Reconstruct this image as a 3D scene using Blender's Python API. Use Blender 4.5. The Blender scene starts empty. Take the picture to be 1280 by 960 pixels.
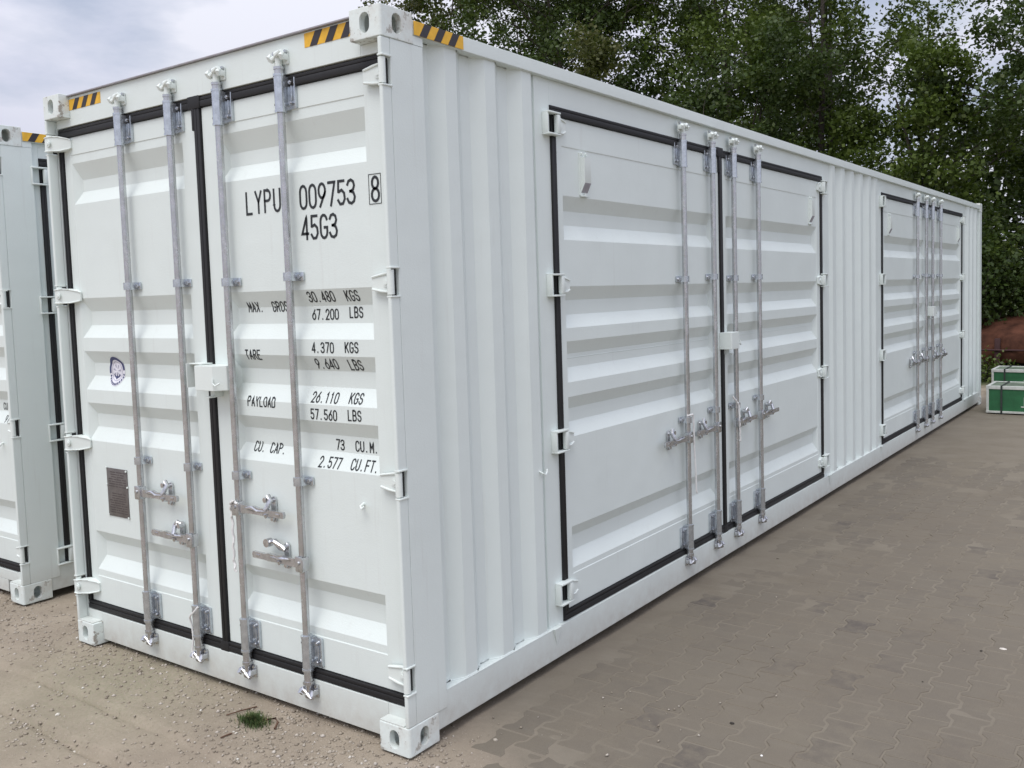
import bpy, bmesh, math, random
import numpy as np
from mathutils import Vector, Matrix
R = math.radians
random.seed(7)
rng = np.random.default_rng(11)
sc = bpy.context.scene
C = sc.collection

# ------------------------------------------------------------------ camera
cam = bpy.data.cameras.new("camera")
cam.sensor_fit = 'HORIZONTAL'
cam.sensor_width = 36.0
cam.lens = 1157.86 / 1280 * 36.0
cam.shift_x = -32.5 / 1280
cam.shift_y = -29.6 / 1280
cam.clip_start = 0.05
cam.clip_end = 2000
co = bpy.data.objects.new("camera", cam)
C.objects.link(co)
yaw, pitch, roll = 0.613556144, -0.0726625192, -0.029756744
f_ = Vector((-math.sin(yaw) * math.cos(pitch), math.cos(yaw) * math.cos(pitch), math.sin(pitch)))
r0 = Vector((math.cos(yaw), math.sin(yaw), 0))
u0_ = r0.cross(f_)
r1 = r0 * math.cos(roll) + u0_ * math.sin(roll)
u1 = -r0 * math.sin(roll) + u0_ * math.cos(roll)
m = Matrix((r1, u1, -f_)).transposed().to_4x4()
m.translation = Vector((2.46690695, -2.55260399, 1.80762585))
co.matrix_world = m
sc.camera = co

# ------------------------------------------------------------------ sky and sun
SUN_EL, SUN_AZ = R(64), R(174)          # azimuth clockwise from +Y: a veiled sun high behind the camera
w = bpy.data.worlds.new("World")
sc.world = w
w.use_nodes = True
nt = w.node_tree
nt.nodes.clear()
def N(nt, t, **k):
    n = nt.nodes.new(t)
    for a, b in k.items():
        setattr(n, a, b)
    return n
out = N(nt, 'ShaderNodeOutputWorld')
bg = N(nt, 'ShaderNodeBackground')
sky = N(nt, 'ShaderNodeTexSky', sky_type='NISHITA', sun_disc=False, sun_elevation=SUN_EL, sun_rotation=SUN_AZ)
sky.dust_density = 1.5
tc = N(nt, 'ShaderNodeTexCoord')
mp = N(nt, 'ShaderNodeMapping')
mp.inputs['Scale'].default_value = (1, 1, 2.6)
mp.inputs['Location'].default_value = (0.55, 0.3, 0.1)
n1 = N(nt, 'ShaderNodeTexNoise')
n1.inputs['Scale'].default_value = 2.3
n1.inputs['Detail'].default_value = 7
n1.inputs['Roughness'].default_value = 0.52
cr = N(nt, 'ShaderNodeValToRGB')
cr.color_ramp.elements[0].position = 0.25
cr.color_ramp.elements[0].color = (0, 0, 0, 1)
cr.color_ramp.elements[1].position = 0.46
cr.color_ramp.elements[1].color = (1, 1, 1, 1)
n2 = N(nt, 'ShaderNodeTexNoise')
n2.inputs['Scale'].default_value = 1.6
n2.inputs['Detail'].default_value = 5
cr2 = N(nt, 'ShaderNodeValToRGB')
cr2.color_ramp.elements[0].position = 0.40
cr2.color_ramp.elements[0].color = (6.5, 6.7, 8.3, 1)
cr2.color_ramp.elements[1].position = 0.58
cr2.color_ramp.elements[1].color = (7.9, 8.05, 9.0, 1)
mx = N(nt, 'ShaderNodeMix', data_type='RGBA')
L = nt.links.new
L(tc.outputs['Generated'], mp.inputs['Vector'])
L(mp.outputs[0], n1.inputs['Vector'])
L(mp.outputs[0], n2.inputs['Vector'])
L(n1.outputs['Fac'], cr.inputs[0])
L(n2.outputs['Fac'], cr2.inputs[0])
L(cr.outputs[0], mx.inputs[0])
L(sky.outputs[0], mx.inputs[6])
L(cr2.outputs[0], mx.inputs[7])
sxyz = N(nt, 'ShaderNodeSeparateXYZ')
L(tc.outputs['Generated'], sxyz.inputs[0])
grad = N(nt, 'ShaderNodeMapRange')
grad.inputs['From Min'].default_value = 0.0
grad.inputs['From Max'].default_value = 1.0
grad.inputs['To Min'].default_value = 0.82
grad.inputs['To Max'].default_value = 1.75
L(sxyz.outputs[2], grad.inputs['Value'])
vm = N(nt, 'ShaderNodeVectorMath', operation='SCALE')
L(mx.outputs[2], vm.inputs[0])
L(grad.outputs[0], vm.inputs['Scale'])
L(vm.outputs[0], bg.inputs['Color'])
L(bg.outputs[0], out.inputs['Surface'])
bg.inputs['Strength'].default_value = 0.105

sd = bpy.data.lights.new("sun", 'SUN')
sd.energy = 2.0
sd.angle = R(40)
sd.color = (1.0, 0.965, 0.91)
so = bpy.data.objects.new("sun", sd)
C.objects.link(so)
sdir = Vector((math.sin(SUN_AZ) * math.cos(SUN_EL), math.cos(SUN_AZ) * math.cos(SUN_EL), math.sin(SUN_EL)))
so.rotation_euler = sdir.to_track_quat('Z', 'Y').to_euler()
so.location = (0, -10, 20)

sc.view_settings.view_transform = 'Standard'
sc.view_settings.look = 'None'
sc.view_settings.exposure = -0.03
sc.view_settings.gamma = 1.0
sc.render.engine = 'CYCLES'
sc.cycles.max_bounces = 6
sc.cycles.diffuse_bounces = 3
sc.cycles.transparent_max_bounces = 6

# ------------------------------------------------------------------ materials
def new_mat(name):
    m = bpy.data.materials.new(name)
    m.use_nodes = True
    nt = m.node_tree
    b = nt.nodes['Principled BSDF']
    return m, nt, b
def texco(nt, kind='Object', scale=None):
    t = N(nt, 'ShaderNodeTexCoord')
    if scale is None:
        return t.outputs[kind]
    mp = N(nt, 'ShaderNodeMapping')
    mp.inputs['Scale'].default_value = scale
    nt.links.new(t.outputs[kind], mp.inputs['Vector'])
    return mp.outputs[0]
def noise(nt, vec, scale, detail=4, rough=0.55):
    n = N(nt, 'ShaderNodeTexNoise')
    n.inputs['Scale'].default_value = scale
    n.inputs['Detail'].default_value = detail
    n.inputs['Roughness'].default_value = rough
    if vec is not None:
        nt.links.new(vec, n.inputs['Vector'])
    return n.outputs['Fac']
def ramp(nt, fac, stops):
    r = N(nt, 'ShaderNodeValToRGB')
    e = r.color_ramp.elements
    while len(e) < len(stops):
        e.new(0.5)
    for i, (p, c) in enumerate(stops):
        e[i].position = p
        e[i].color = (c[0], c[1], c[2], 1) if not isinstance(c, (int, float)) else (c, c, c, 1)
    nt.links.new(fac, r.inputs[0])
    return r.outputs[0]
def mix(nt, fac, a, b, mode='MIX'):
    x = N(nt, 'ShaderNodeMix', data_type='RGBA', blend_type=mode)
    for sock, v in ((x.inputs[0], fac), (x.inputs[6], a), (x.inputs[7], b)):
        if isinstance(v, bpy.types.NodeSocket):
            nt.links.new(v, sock)
        elif isinstance(v, (int, float)):
            sock.default_value = v
        else:
            sock.default_value = (*v, 1)
    return x.outputs[2]
def mth(nt, op, a, b=None, c=None):
    x = N(nt, 'ShaderNodeMath', operation=op)
    for i, v in enumerate((a, b, c)):
        if v is None:
            continue
        if isinstance(v, bpy.types.NodeSocket):
            nt.links.new(v, x.inputs[i])
        else:
            x.inputs[i].default_value = v
    return x.outputs[0]
def bump(nt, b, h, strength=0.3, dist=0.01):
    x = N(nt, 'ShaderNodeBump')
    x.inputs['Strength'].default_value = strength
    x.inputs['Distance'].default_value = dist
    nt.links.new(h, x.inputs['Height'])
    nt.links.new(x.outputs[0], b.inputs['Normal'])

def white_paint(name, base, dirt=0.12, low_dirt=0.0):
    m, nt, b = new_mat(name)
    oc = texco(nt)
    a = noise(nt, oc, 1.7, 5, 0.6)
    c = ramp(nt, a, [(0.3, [v * 0.95 for v in base]), (0.7, base)])
    streak = noise(nt, texco(nt, 'Object', (9, 9, 0.6)), 3.0, 5, 0.6)
    sm = ramp(nt, streak, [(0.60, 0.0), (0.78, dirt)])
    c = mix(nt, sm, c, (0.52, 0.52, 0.49))
    speck = noise(nt, oc, 55, 3, 0.7)
    spm = ramp(nt, speck, [(0.73, 0.0), (0.78, 0.35)])
    c = mix(nt, spm, c, (0.42, 0.40, 0.37))
    if low_dirt > 0:
        sx = N(nt, 'ShaderNodeSeparateXYZ')
        t = N(nt, 'ShaderNodeNewGeometry')
        nt.links.new(t.outputs['Position'], sx.inputs[0])
        d = N(nt, 'ShaderNodeMapRange')
        d.inputs['From Min'].default_value = 0.22
        d.inputs['From Max'].default_value = 0.0
        nt.links.new(sx.outputs[2], d.inputs['Value'])
        dn = mth(nt, 'MULTIPLY', d.outputs[0], noise(nt, oc, 14, 6, 0.7))
        c = mix(nt, mth(nt, 'MULTIPLY', dn, low_dirt), c, (0.36, 0.30, 0.24))
    nt.links.new(c, b.inputs['Base Color'])
    b.inputs['Roughness'].default_value = 0.42
    b.inputs['Specular IOR Level'].default_value = 0.4
    h = mth(nt, 'ADD', noise(nt, oc, 160, 2), mth(nt, 'MULTIPLY', noise(nt, oc, 3.2, 2), 9.0))
    bump(nt, b, h, 0.16, 0.004)
    return m
WHITE = (0.748, 0.815, 0.785)
M = {}
M['white'] = white_paint('white_container_paint', WHITE, 0.20, 0.95)
M['white_hw'] = white_paint('white_hardware_paint', (0.765, 0.825, 0.79), 0.05)
# chipped casting paint
m, nt, b = new_mat('chipped_casting_paint')
oc = texco(nt)
base = mix(nt, ramp(nt, noise(nt, oc, 9, 6, 0.65), [(0.45, 0.0), (0.70, 0.6)]), WHITE, (0.56, 0.52, 0.45))
chips = ramp(nt, noise(nt, oc, 26, 7, 0.72), [(0.63, 0.0), (0.67, 1.0)])
geo = N(nt, 'ShaderNodeNewGeometry')
pt = ramp(nt, geo.outputs['Pointiness'], [(0.52, 0.0), (0.58, 1.0)])
edge = mth(nt, 'MULTIPLY', pt, ramp(nt, noise(nt, oc, 16, 6, 0.7), [(0.56, 0.0), (0.60, 1.0)]))
c = mix(nt, mth(nt, 'MULTIPLY', chips, 0.55), base, (0.33, 0.27, 0.20))
c = mix(nt, mth(nt, 'MULTIPLY', edge, 0.8), c, (0.20, 0.15, 0.11))
nt.links.new(c, b.inputs['Base Color'])
b.inputs['Roughness'].default_value = 0.6
bump(nt, b, noise(nt, oc, 60, 5), 0.3, 0.004)
M['casting'] = m
def flat(name, col, rough=0.6, metal=0.0, nscale=30, var=0.12, bs=0.15):
    m, nt, b = new_mat(name)
    oc = texco(nt)
    n = noise(nt, oc, nscale, 5, 0.6)
    nt.links.new(ramp(nt, n, [(0.3, [v * (1 - var) for v in col]), (0.7, [min(1, v * (1 + var)) for v in col])]), b.inputs['Base Color'])
    b.inputs['Roughness'].default_value = rough
    b.inputs['Metallic'].default_value = metal
    bump(nt, b, noise(nt, oc, nscale * 4, 3), bs, 0.003)
    return m
M['rubber'] = flat('black_rubber', (0.010, 0.010, 0.011), 0.6)
M['text'] = flat('black_lettering', (0.020, 0.024, 0.026), 0.5, bs=0.02)
M['yellow'] = flat('yellow_warning_tape', (0.80, 0.45, 0.03), 0.5, bs=0.05)
M['blackfilm'] = flat('black_warning_tape', (0.03, 0.025, 0.03), 0.5, bs=0.05)
M['dark'] = flat('dark_inside', (0.03, 0.03, 0.03), 0.9)
M['floor'] = flat('plywood_floor', (0.20, 0.13, 0.08), 0.8)
M['roof_edge'] = flat('grey_roof_edge', (0.33, 0.32, 0.34), 0.6)
M['underside'] = flat('grey_underframe', (0.30, 0.30, 0.29), 0.8)
# galvanised
m, nt, b = new_mat('galvanised_steel')
oc = texco(nt)
v = N(nt, 'ShaderNodeTexVoronoi')
v.inputs['Scale'].default_value = 70
nt.links.new(oc, v.inputs['Vector'])
n_ = noise(nt, texco(nt, 'Object', (1, 1, 0.25)), 40, 5, 0.65)
c = mix(nt, 0.15, ramp(nt, n_, [(0.3, (0.38, 0.42, 0.46)), (0.7, (0.53, 0.575, 0.62))]), v.outputs['Color'], 'SOFT_LIGHT')
c2 = mix(nt, ramp(nt, noise(nt, oc, 90, 4, 0.7), [(0.63, 0), (0.68, 0.7)]), c, (0.82, 0.83, 0.82))
hs = N(nt, 'ShaderNodeHueSaturation')
hs.inputs['Saturation'].default_value = 0.25
nt.links.new(c2, hs.inputs['Color'])
nt.links.new(hs.outputs[0], b.inputs['Base Color'])
b.inputs['Metallic'].default_value = 0.8
nt.links.new(ramp(nt, n_, [(0.3, 0.18), (0.7, 0.30)]), b.inputs['Roughness'])
bump(nt, b, noise(nt, oc, 120, 4), 0.15, 0.002)
M['steel'] = m
M['band'] = flat('zinc_plated_band', (0.56, 0.60, 0.64), 0.22, 0.8, 40, 0.18)
M['zinc'] = flat('bright_zinc', (0.58, 0.59, 0.61), 0.25, 0.95, 60, 0.25)
M['cord'] = flat('white_cord', (0.80, 0.80, 0.78), 0.6)
M['plate'] = flat('brown_grey_plate', (0.165, 0.150, 0.142), 0.45, 0.4, 18, 0.25)
M['plate_line'] = flat('dark_plate_relief', (0.085, 0.072, 0.07), 0.5, 0.3)
M['seal_white'] = flat('white_sticker', (0.78, 0.78, 0.84), 0.4, bs=0.02)
M['seal_ink'] = flat('blue_black_ink', (0.04, 0.05, 0.15), 0.5, bs=0.02)
M['seal_grey'] = flat('pale_grey_ink', (0.42, 0.42, 0.52), 0.5, bs=0.02)

# ------------------------------------------------------------------ object helpers
def empty(name, loc, label, cat, group=None, rz=0):
    o = bpy.data.objects.new(name, None)
    o.empty_display_size = 0.2
    C.objects.link(o)
    o.location = loc
    o.rotation_euler = (0, 0, rz)
    o['label'] = label
    o['category'] = cat
    if group:
        o['group'] = group
    return o
def tag(o, label=None, cat=None, group=None, kind=None):
    for k, v in (('label', label), ('category', cat), ('group', group), ('kind', kind)):
        if v:
            o[k] = v
    return o
class MB:
    def __init__(s):
        s.bm = bmesh.new()
        s.mi = 0
    def _fin(s, faces):
        for f in faces:
            f.material_index = s.mi
    def box(s, x0, x1, y0, y1, z0, z1, bev=0.0, seg=2, rot=None):
        ret = bmesh.ops.create_cube(s.bm, size=1.0)
        vs = ret['verts']
        cx, cy, cz = (x0 + x1) / 2, (y0 + y1) / 2, (z0 + z1) / 2
        for v in vs:
            v.co = Vector((v.co.x * abs(x1 - x0), v.co.y * abs(y1 - y0), v.co.z * abs(z1 - z0)))
        if rot is not None:
            for v in vs:
                v.co = rot @ v.co
        for v in vs:
            v.co += Vector((cx, cy, cz))
        fs = set(f for v in vs for f in v.link_faces)
        s._fin(fs)
        if bev > 0:
            es = list(set(e for v in vs for e in v.link_edges))
            r = bmesh.ops.bevel(s.bm, geom=es, offset=bev, segments=seg, profile=0.5, affect='EDGES')
            s._fin(r['faces'])
        return s
    def cyl(s, p0, p1, r, seg=14, r2=None, bev=0.0):
        p0, p1 = Vector(p0), Vector(p1)
        d = p1 - p0
        q = d.to_track_quat('Z', 'Y').to_matrix().to_4x4()
        ret = bmesh.ops.create_cone(s.bm, cap_ends=True, segments=seg, radius1=r, radius2=(r if r2 is None else r2), depth=d.length,
                                    matrix=Matrix.Translation((p0 + p1) / 2) @ q)
        s._fin(set(f for v in ret['verts'] for f in v.link_faces))
        return s
    def prism(s, poly, y0, y1):
        """poly in (x,z), y0 is the front (outer) side"""
        a = [s.bm.verts.new((x, y0, z)) for x, z in poly]
        b_ = [s.bm.verts.new((x, y1, z)) for x, z in poly]
        fs = [s.bm.faces.new(a), s.bm.faces.new(b_[::-1])]
        n = len(poly)
        for i in range(n):
            fs.append(s.bm.faces.new((a[i], b_[i], b_[(i + 1) % n], a[(i + 1) % n])))
        s._fin(fs)
        return s
    def prism_z(s, poly, z0, z1):
        a = [s.bm.verts.new((x, y, z0)) for x, y in poly]
        b_ = [s.bm.verts.new((x, y, z1)) for x, y in poly]
        n = len(poly)
        fs = [s.bm.faces.new(a[::-1]), s.bm.faces.new(b_)]
        for i in range(n):
            fs.append(s.bm.faces.new((a[i], a[(i + 1) % n], b_[(i + 1) % n], b_[i])))
        s._fin(fs)
        return s
    def tube(s, pts, r, seg=7):
        pts = [Vector(p) for p in pts]
        rings = []
        for i, p in enumerate(pts):
            t = (pts[min(i + 1, len(pts) - 1)] - pts[max(i - 1, 0)]).normalized()
            q = t.to_track_quat('Z', 'Y')
            rr = r[i] if isinstance(r, (list, tuple)) else r
            rings.append([s.bm.verts.new(p + q @ Vector((math.cos(k * 2 * math.pi / seg) * rr, math.sin(k * 2 * math.pi / seg) * rr, 0))) for k in range(seg)])
        fs = []
        for a, b_ in zip(rings, rings[1:]):
            # avoid twist: choose best offset
            best = min(range(seg), key=lambda o: (a[0].co - b_[o].co).length)
            for k in range(seg):
                fs.append(s.bm.faces.new((a[k], a[(k + 1) % seg], b_[(k + 1 + best) % seg], b_[(k + best) % seg])))
        fs.append(s.bm.faces.new(rings[0][::-1]))
        fs.append(s.bm.faces.new(rings[-1]))
        s._fin(fs)
        return s
    def quad(s, *co_):
        f = s.bm.faces.new([s.bm.verts.new(c_) for c_ in co_])
        f.material_index = s.mi
        return s
    def mesh(s, name, mats, smooth=35, recalc=True):
        if recalc:
            bmesh.ops.recalc_face_normals(s.bm, faces=s.bm.faces)
        me = bpy.data.meshes.new(name)
        s.bm.to_mesh(me)
        s.bm.free()
        for mm in (mats if isinstance(mats, (list, tuple)) else [mats]):
            me.materials.append(mm)
        if smooth:
            me.shade_smooth()
            me.set_sharp_from_angle(angle=R(smooth))
        return me
    def obj(s, name, mats, parent=None, smooth=35, recalc=True, loc=None):
        o = put(name, s.mesh(name, mats, smooth, recalc), parent, loc)
        if smooth and name in ('corner_post', 'top_rail', 'bottom_rail', 'door_header', 'door_sill', 'door_jamb', 'lock_box', 'frame'):
            wn = o.modifiers.new('weighted_normals', 'WEIGHTED_NORMAL')
            wn.keep_sharp = True
        return o
def put(name, me, parent=None, loc=None, rz=0.0, scale=None):
    o = bpy.data.objects.new(name, me)
    C.objects.link(o)
    if parent is not None:
        o.parent = parent
    if loc is not None:
        o.location = loc
    o.rotation_euler[2] = rz
    if scale:
        o.scale = scale
    return o
def children_of(o):
    return [x for x in bpy.data.objects if x.parent == o]

# ------------------------------------------------------------------ stroke lettering
def arc(cx, cy, rx, ry, a0, a1, n=6):
    return [(cx + rx * math.cos(R(a0 + (a1 - a0) * i / n)), cy + ry * math.sin(R(a0 + (a1 - a0) * i / n))) for i in range(n + 1)]
def G():
    g = {}
    g['0'] = [arc(.5, .72, .5, .28, 180, 0) + arc(.5, .28, .5, .28, 0, -180) + [(0, .72)]]
    g['O'] = g['0']
    g['D'] = [[(0, 0), (0, 1), (.5, 1)] + arc(.5, .74, .5, .26, 90, 0) + arc(.5, .26, .5, .26, 0, -90) + [(0, 0)]]
    g['1'] = [[(.2, .8), (.5, 1), (.5, 0)]]
    g['2'] = [arc(.5, .72, .5, .28, 180, -20) + [(.0, 0), (1, 0)]]
    g['3'] = [arc(.45, .76, .5, .24, 170, -90) + [(.3, .52)], [(.3, .52)] + arc(.45, .26, .55, .26, 90, -170)]
    g['4'] = [[(.75, 0), (.75, 1), (0, .25), (1, .25)]]
    g['5'] = [[(.95, 1), (.1, 1), (.05, .56)] + arc(.47, .31, .53, .31, 130, -160)]
    g['6'] = [[(.85, 1)] + arc(.5, .31, .5, .31, 170, 530, 14)]
    g['7'] = [[(0, 1), (1, 1), (.35, 0)]]
    g['8'] = [arc(.5, .76, .43, .24, -90, 270, 14), arc(.5, .26, .5, .26, 90, 450, 14)]
    g['9'] = [[(.15, 0)] + arc(.5, .69, .5, .31, -10, 350, 14)]
    g['L'] = [[(0, 1), (0, 0), (.9, 0)]]
    g['Y'] = [[(0, 1), (.5, .5), (1, 1)], [(.5, .5), (.5, 0)]]
    g['P'] = [[(0, 0), (0, 1), (.55, 1)] + arc(.55, .76, .42, .24, 90, -90) + [(0, .52)]]
    g['R'] = [[(0, 0), (0, 1), (.55, 1)] + arc(.55, .76, .42, .24, 90, -90) + [(0, .52)], [(.45, .52), (1, 0)]]
    g['B'] = [[(0, 0), (0, 1), (.5, 1)] + arc(.5, .76, .42, .24, 90, -90) + [(0, .52)], [(.5, .52)] + arc(.5, .26, .5, .26, 90, -90) + [(0, 0)]]
    g['U'] = [[(0, 1), (0, .28)] + arc(.5, .28, .5, .28, 180, 360) + [(1, 1)]]
    g['G'] = [arc(.5, .72, .5, .28, 15, 180) + arc(.5, .28, .5, .28, 180, 360) + [(1, .46), (.55, .46)]]
    g['C'] = [arc(.5, .72, .5, .28, 10, 180) + arc(.5, .28, .5, .28, 180, 350)]
    g['M'] = [[(0, 0), (0, 1), (.5, .35), (1, 1), (1, 0)]]
    g['A'] = [[(0, 0), (.5, 1), (1, 0)], [(.2, .32), (.8, .32)]]
    g['X'] = [[(0, 0), (1, 1)], [(0, 1), (1, 0)]]
    g['S'] = [arc(.5, .75, .48, .25, 10, 250) + arc(.5, .26, .5, .26, 75, -170)]
    g['K'] = [[(0, 0), (0, 1)], [(1, 1), (0, .4)], [(.3, .58), (1, 0)]]
    g['T'] = [[(0, 1), (1, 1)], [(.5, 1), (.5, 0)]]
    g['E'] = [[(.95, 1), (0, 1), (0, 0), (.95, 0)], [(0, .52), (.8, .52)]]
    g['F'] = [[(.95, 1), (0, 1), (0, 0)], [(0, .52), (.8, .52)]]
    g['.'] = [[(.35, 0.0), (.35, .07)]]
    return g
GL = G()
def letters(mb, text, x, ztop, h, pitch, wchar, sw, surf):
    zb = ztop - h
    for k, ch in enumerate(text):
        for pl in GL.get(ch, []):
            P = [Vector((x + k * pitch + px * wchar, 0, zb + sw / 2 + pz * (h - sw))) for px, pz in pl]
            Q = [P[0]]
            for a, b_ in zip(P, P[1:]):
                n = max(1, int((b_ - a).length / 0.005))
                for i in range(1, n + 1):
                    Q.append(a.lerp(b_, i / n))
            if len(Q) < 2:
                continue
            prev = None
            closed = (Q[0] - Q[-1]).length < 1e-4
            d0 = (Q[1] - Q[0]).normalized()
            d1 = (Q[-1] - Q[-2]).normalized()
            if not closed:
                Q[0] = Q[0] - d0 * sw * 0.3
                Q[-1] = Q[-1] + d1 * sw * 0.3
            n = len(Q)
            ring = []
            for i in range(n):
                ta = (Q[i] - Q[i - 1]).normalized() if i > 0 else ((Q[0] - Q[-2]).normalized() if closed else d0)
                tb = (Q[i + 1] - Q[i]).normalized() if i < n - 1 else ((Q[1] - Q[0]).normalized() if closed else d1)
                t = (ta + tb)
                t = t.normalized() if t.length > 0.2 else tb
                nn = Vector((-t.z, 0, t.x))
                k_ = 1.0 / max(0.55, abs(nn.dot(Vector((-tb.z, 0, tb.x)))))
                row = []
                for s_ in (-1, 1):
                    p = Q[i] + nn * s_ * sw / 2 * k_
                    row.append(mb.bm.verts.new((p.x, surf(p.x, p.z), p.z)))
                ring.append(row)
            for a, b_ in zip(ring, ring[1:]):
                mb._fin([mb.bm.faces.new((a[0], b_[0], b_[1], a[1]))])

# ------------------------------------------------------------------ shared hardware meshes (local frame: x right, y inward, z up, origin on the bar axis)
MESH = {}
def cached(key, fn):
    if key not in MESH:
        MESH[key] = fn()
    return MESH[key]
def mk_bracket(side):
    """long bearing housing; back plane at y=+0.035"""
    def fn():
        b = MB()
        H = 0.068
        pts = []
        for k in range(0, 9):
            a = R(180 + 180 * k / 8)
            pts.append((0.0235 * math.cos(a), 0.0235 * math.sin(a)))
        poly = [(-0.0235, 0.034)] + pts + [(0.0235, 0.034)]
        b.prism_z(poly, -H, H)
        x0, x1 = (0.022, 0.064) if side > 0 else (-0.064, -0.022)
        b.box(x0, x1, 0.028, 0.0345, -H + 0.004, H - 0.004, 0.002)
        xr = x1 if side > 0 else x0
        b.box(xr - 0.0025, xr + 0.0025, 0.020, 0.0345, -H + 0.006, H - 0.006, 0.001)
        b.box((x0 + x1) / 2 - 0.004, (x0 + x1) / 2 + 0.004, 0.021, 0.029, -0.03, 0.03, 0.002)
        b.cyl((0, 0, H), (0, 0, H + 0.010), 0.0255, 18)
        b.cyl((0, 0, -H - 0.010), (0, 0, -H), 0.0255, 18)
        b.mi = 1
        xc = (x0 + x1) / 2
        for z in (-0.042, 0.042):
            b.cyl((xc, 0.030, z), (xc, 0.014, z), 0.0085, 8)
            b.cyl((xc, 0.016, z), (xc, 0.010, z), 0.005, 8)
        b.mi = 2
        for z in (-0.045, 0.045):
            b.cyl((-0.0205 * side, -0.0105, z), (-0.023 * side, -0.0125, z), 0.0045, 8)
        return b.mesh('bar_bracket', [M['band'], M['zinc'], M['dark']])
    return cached(('br', side), fn)
def mk_guide(side):
    def fn():
        b = MB()
        H = 0.018
        pts = [(0.0245 * math.cos(R(180 + 180 * k / 8)), 0.0245 * math.sin(R(180 + 180 * k / 8))) for k in range(9)]
        b.prism_z([(-0.0245, 0.034)] + pts + [(0.0245, 0.034)], -H, H)
        x0, x1 = (0.02, 0.056) if side > 0 else (-0.056, -0.02)
        b.box(x0, x1, 0.027, 0.0345, -H, H, 0.002)
        b.mi = 1
        b.cyl(((x0 + x1) / 2, 0.030, 0), ((x0 + x1) / 2, 0.016, 0), 0.009, 8)
        b.mi = 2
        b.cyl((-0.022 * side, -0.009, 0), (-0.0245 * side, -0.0112, 0), 0.004, 8)
        return b.mesh('bar_guide', [M['band'], M['zinc'], M['dark']])
    return cached(('gd', side), fn)
def mk_keeper(up, back):
    """keeper with the cam of the bar end engaged; origin at bar axis, back plane at y=back"""
    def fn():
        b = MB()
        s = 1 if up else -1
        b.box(-0.043, 0.043, back - 0.007, back, -0.026, 0.030, 0.004)
        for sx in (-1, 1):
            x = sx * 0.033
            b.box(x - 0.009, x + 0.009, -0.014, back, -0.012, 0.014, 0.004)
            b.tube([(x, -0.010, s * 0.014), (x + sx * 0.004, -0.020, s * 0.004), (x + sx * 0.002, -0.014, -s * 0.012)], [0.0085, 0.0105, 0.006], 8)
        b.tube([(-0.018, -0.004, s * 0.02), (0.006, -0.016, s * 0.012), (0.030, -0.012, s * 0.020), (0.040, -0.006, s * 0.012)], [0.008, 0.012, 0.011, 0.006], 8)
        b.cyl((0, 0, -s * 0.045), (0, 0, s * 0.008), 0.0145, 12)
        b.tube([(-0.008, -0.006, s * 0.004), (-0.024, -0.014, -s * 0.004), (-0.030, -0.010, -s * 0.016)], [0.012, 0.010, 0.006], 8)
        b.mi = 1
        for x in (-0.036, 0.036):
            b.cyl((x, back - 0.006, 0.024), (x, back - 0.018, 0.024), 0.0075, 6)
        return b.mesh('keeper', [M['white_hw'] if (up) else M['zinc'], M['zinc']])
    return cached(('kp', up, round(back, 3)), fn)
def mk_bar(z0, z1):
    def fn():
        b = MB()
        b.cyl((0, 0, z0 + 0.05), (0, 0, z1 - 0.05), 0.0160, 20)
        b.cyl((0, 0, z0), (0, 0, z0 + 0.055), 0.0195, 18)
        b.cyl((0, 0, z1 - 0.055), (0, 0, z1), 0.0195, 18)
        b.cyl((0, 0, z0 - 0.012), (0, 0, z0 + 0.001), 0.0225, 18)
        b.cyl((0, 0, z1 - 0.001), (0, 0, z1 + 0.010), 0.0225, 18)
        return b.mesh('locking_bar', M['steel'])
    return cached(('bar', round(z0, 3), round(z1, 3)), fn)
def mk_handle(side, length=0.315):
    """clevis around the bar at the origin, lever pointing to side; door plane at y=+0.035"""
    def fn():
        b = MB()
        s = side
        b.box(-0.021, 0.021, -0.025, -0.019, -0.034, 0.034, 0.003)
        for x in (-0.021, 0.021):
            b.box(x - 0.003, x + 0.003, -0.023, 0.012, -0.030, 0.030, 0.001)
        b.cyl((0, -0.024, 0.006), (0, -0.033, 0.006), 0.0085, 12)
        L_ = length
        poly = [(0.018 * s, -0.020), (0.018 * s, 0.020), (0.085 * s, 0.016), (0.12 * s, 0.021), (0.155 * s, 0.014), (0.21 * s, 0.018), (0.235 * s, 0.013),
                (L_ * s, 0.014), ((L_ + 0.005) * s, 0.0), (L_ * s, -0.014), (0.235 * s, -0.014), (0.21 * s, -0.017), (0.12 * s, -0.014)]
        b.prism(poly, -0.016, -0.002)
        b.mi = 1
        b.tube([(0.06 * s, -0.011, 0.006), (0.11 * s, -0.017, 0.010), (0.145 * s, -0.014, 0.002), (0.20 * s, -0.012, 0.006)], [0.006, 0.011, 0.007, 0.004], 8)
        b.box(0.28 * s - 0.014, 0.28 * s + 0.014, -0.0185, -0.015, -0.005, 0.005, 0.001)
        b.tube([(0.03 * s, -0.006, -0.017), (0.10 * s, -0.010, -0.012), (0.19 * s, -0.008, -0.012)], 0.005, 6)
        return b.mesh('door_handle', [M['steel'], M['zinc']])
    return cached(('hd', side, round(length, 3)), fn)
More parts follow.
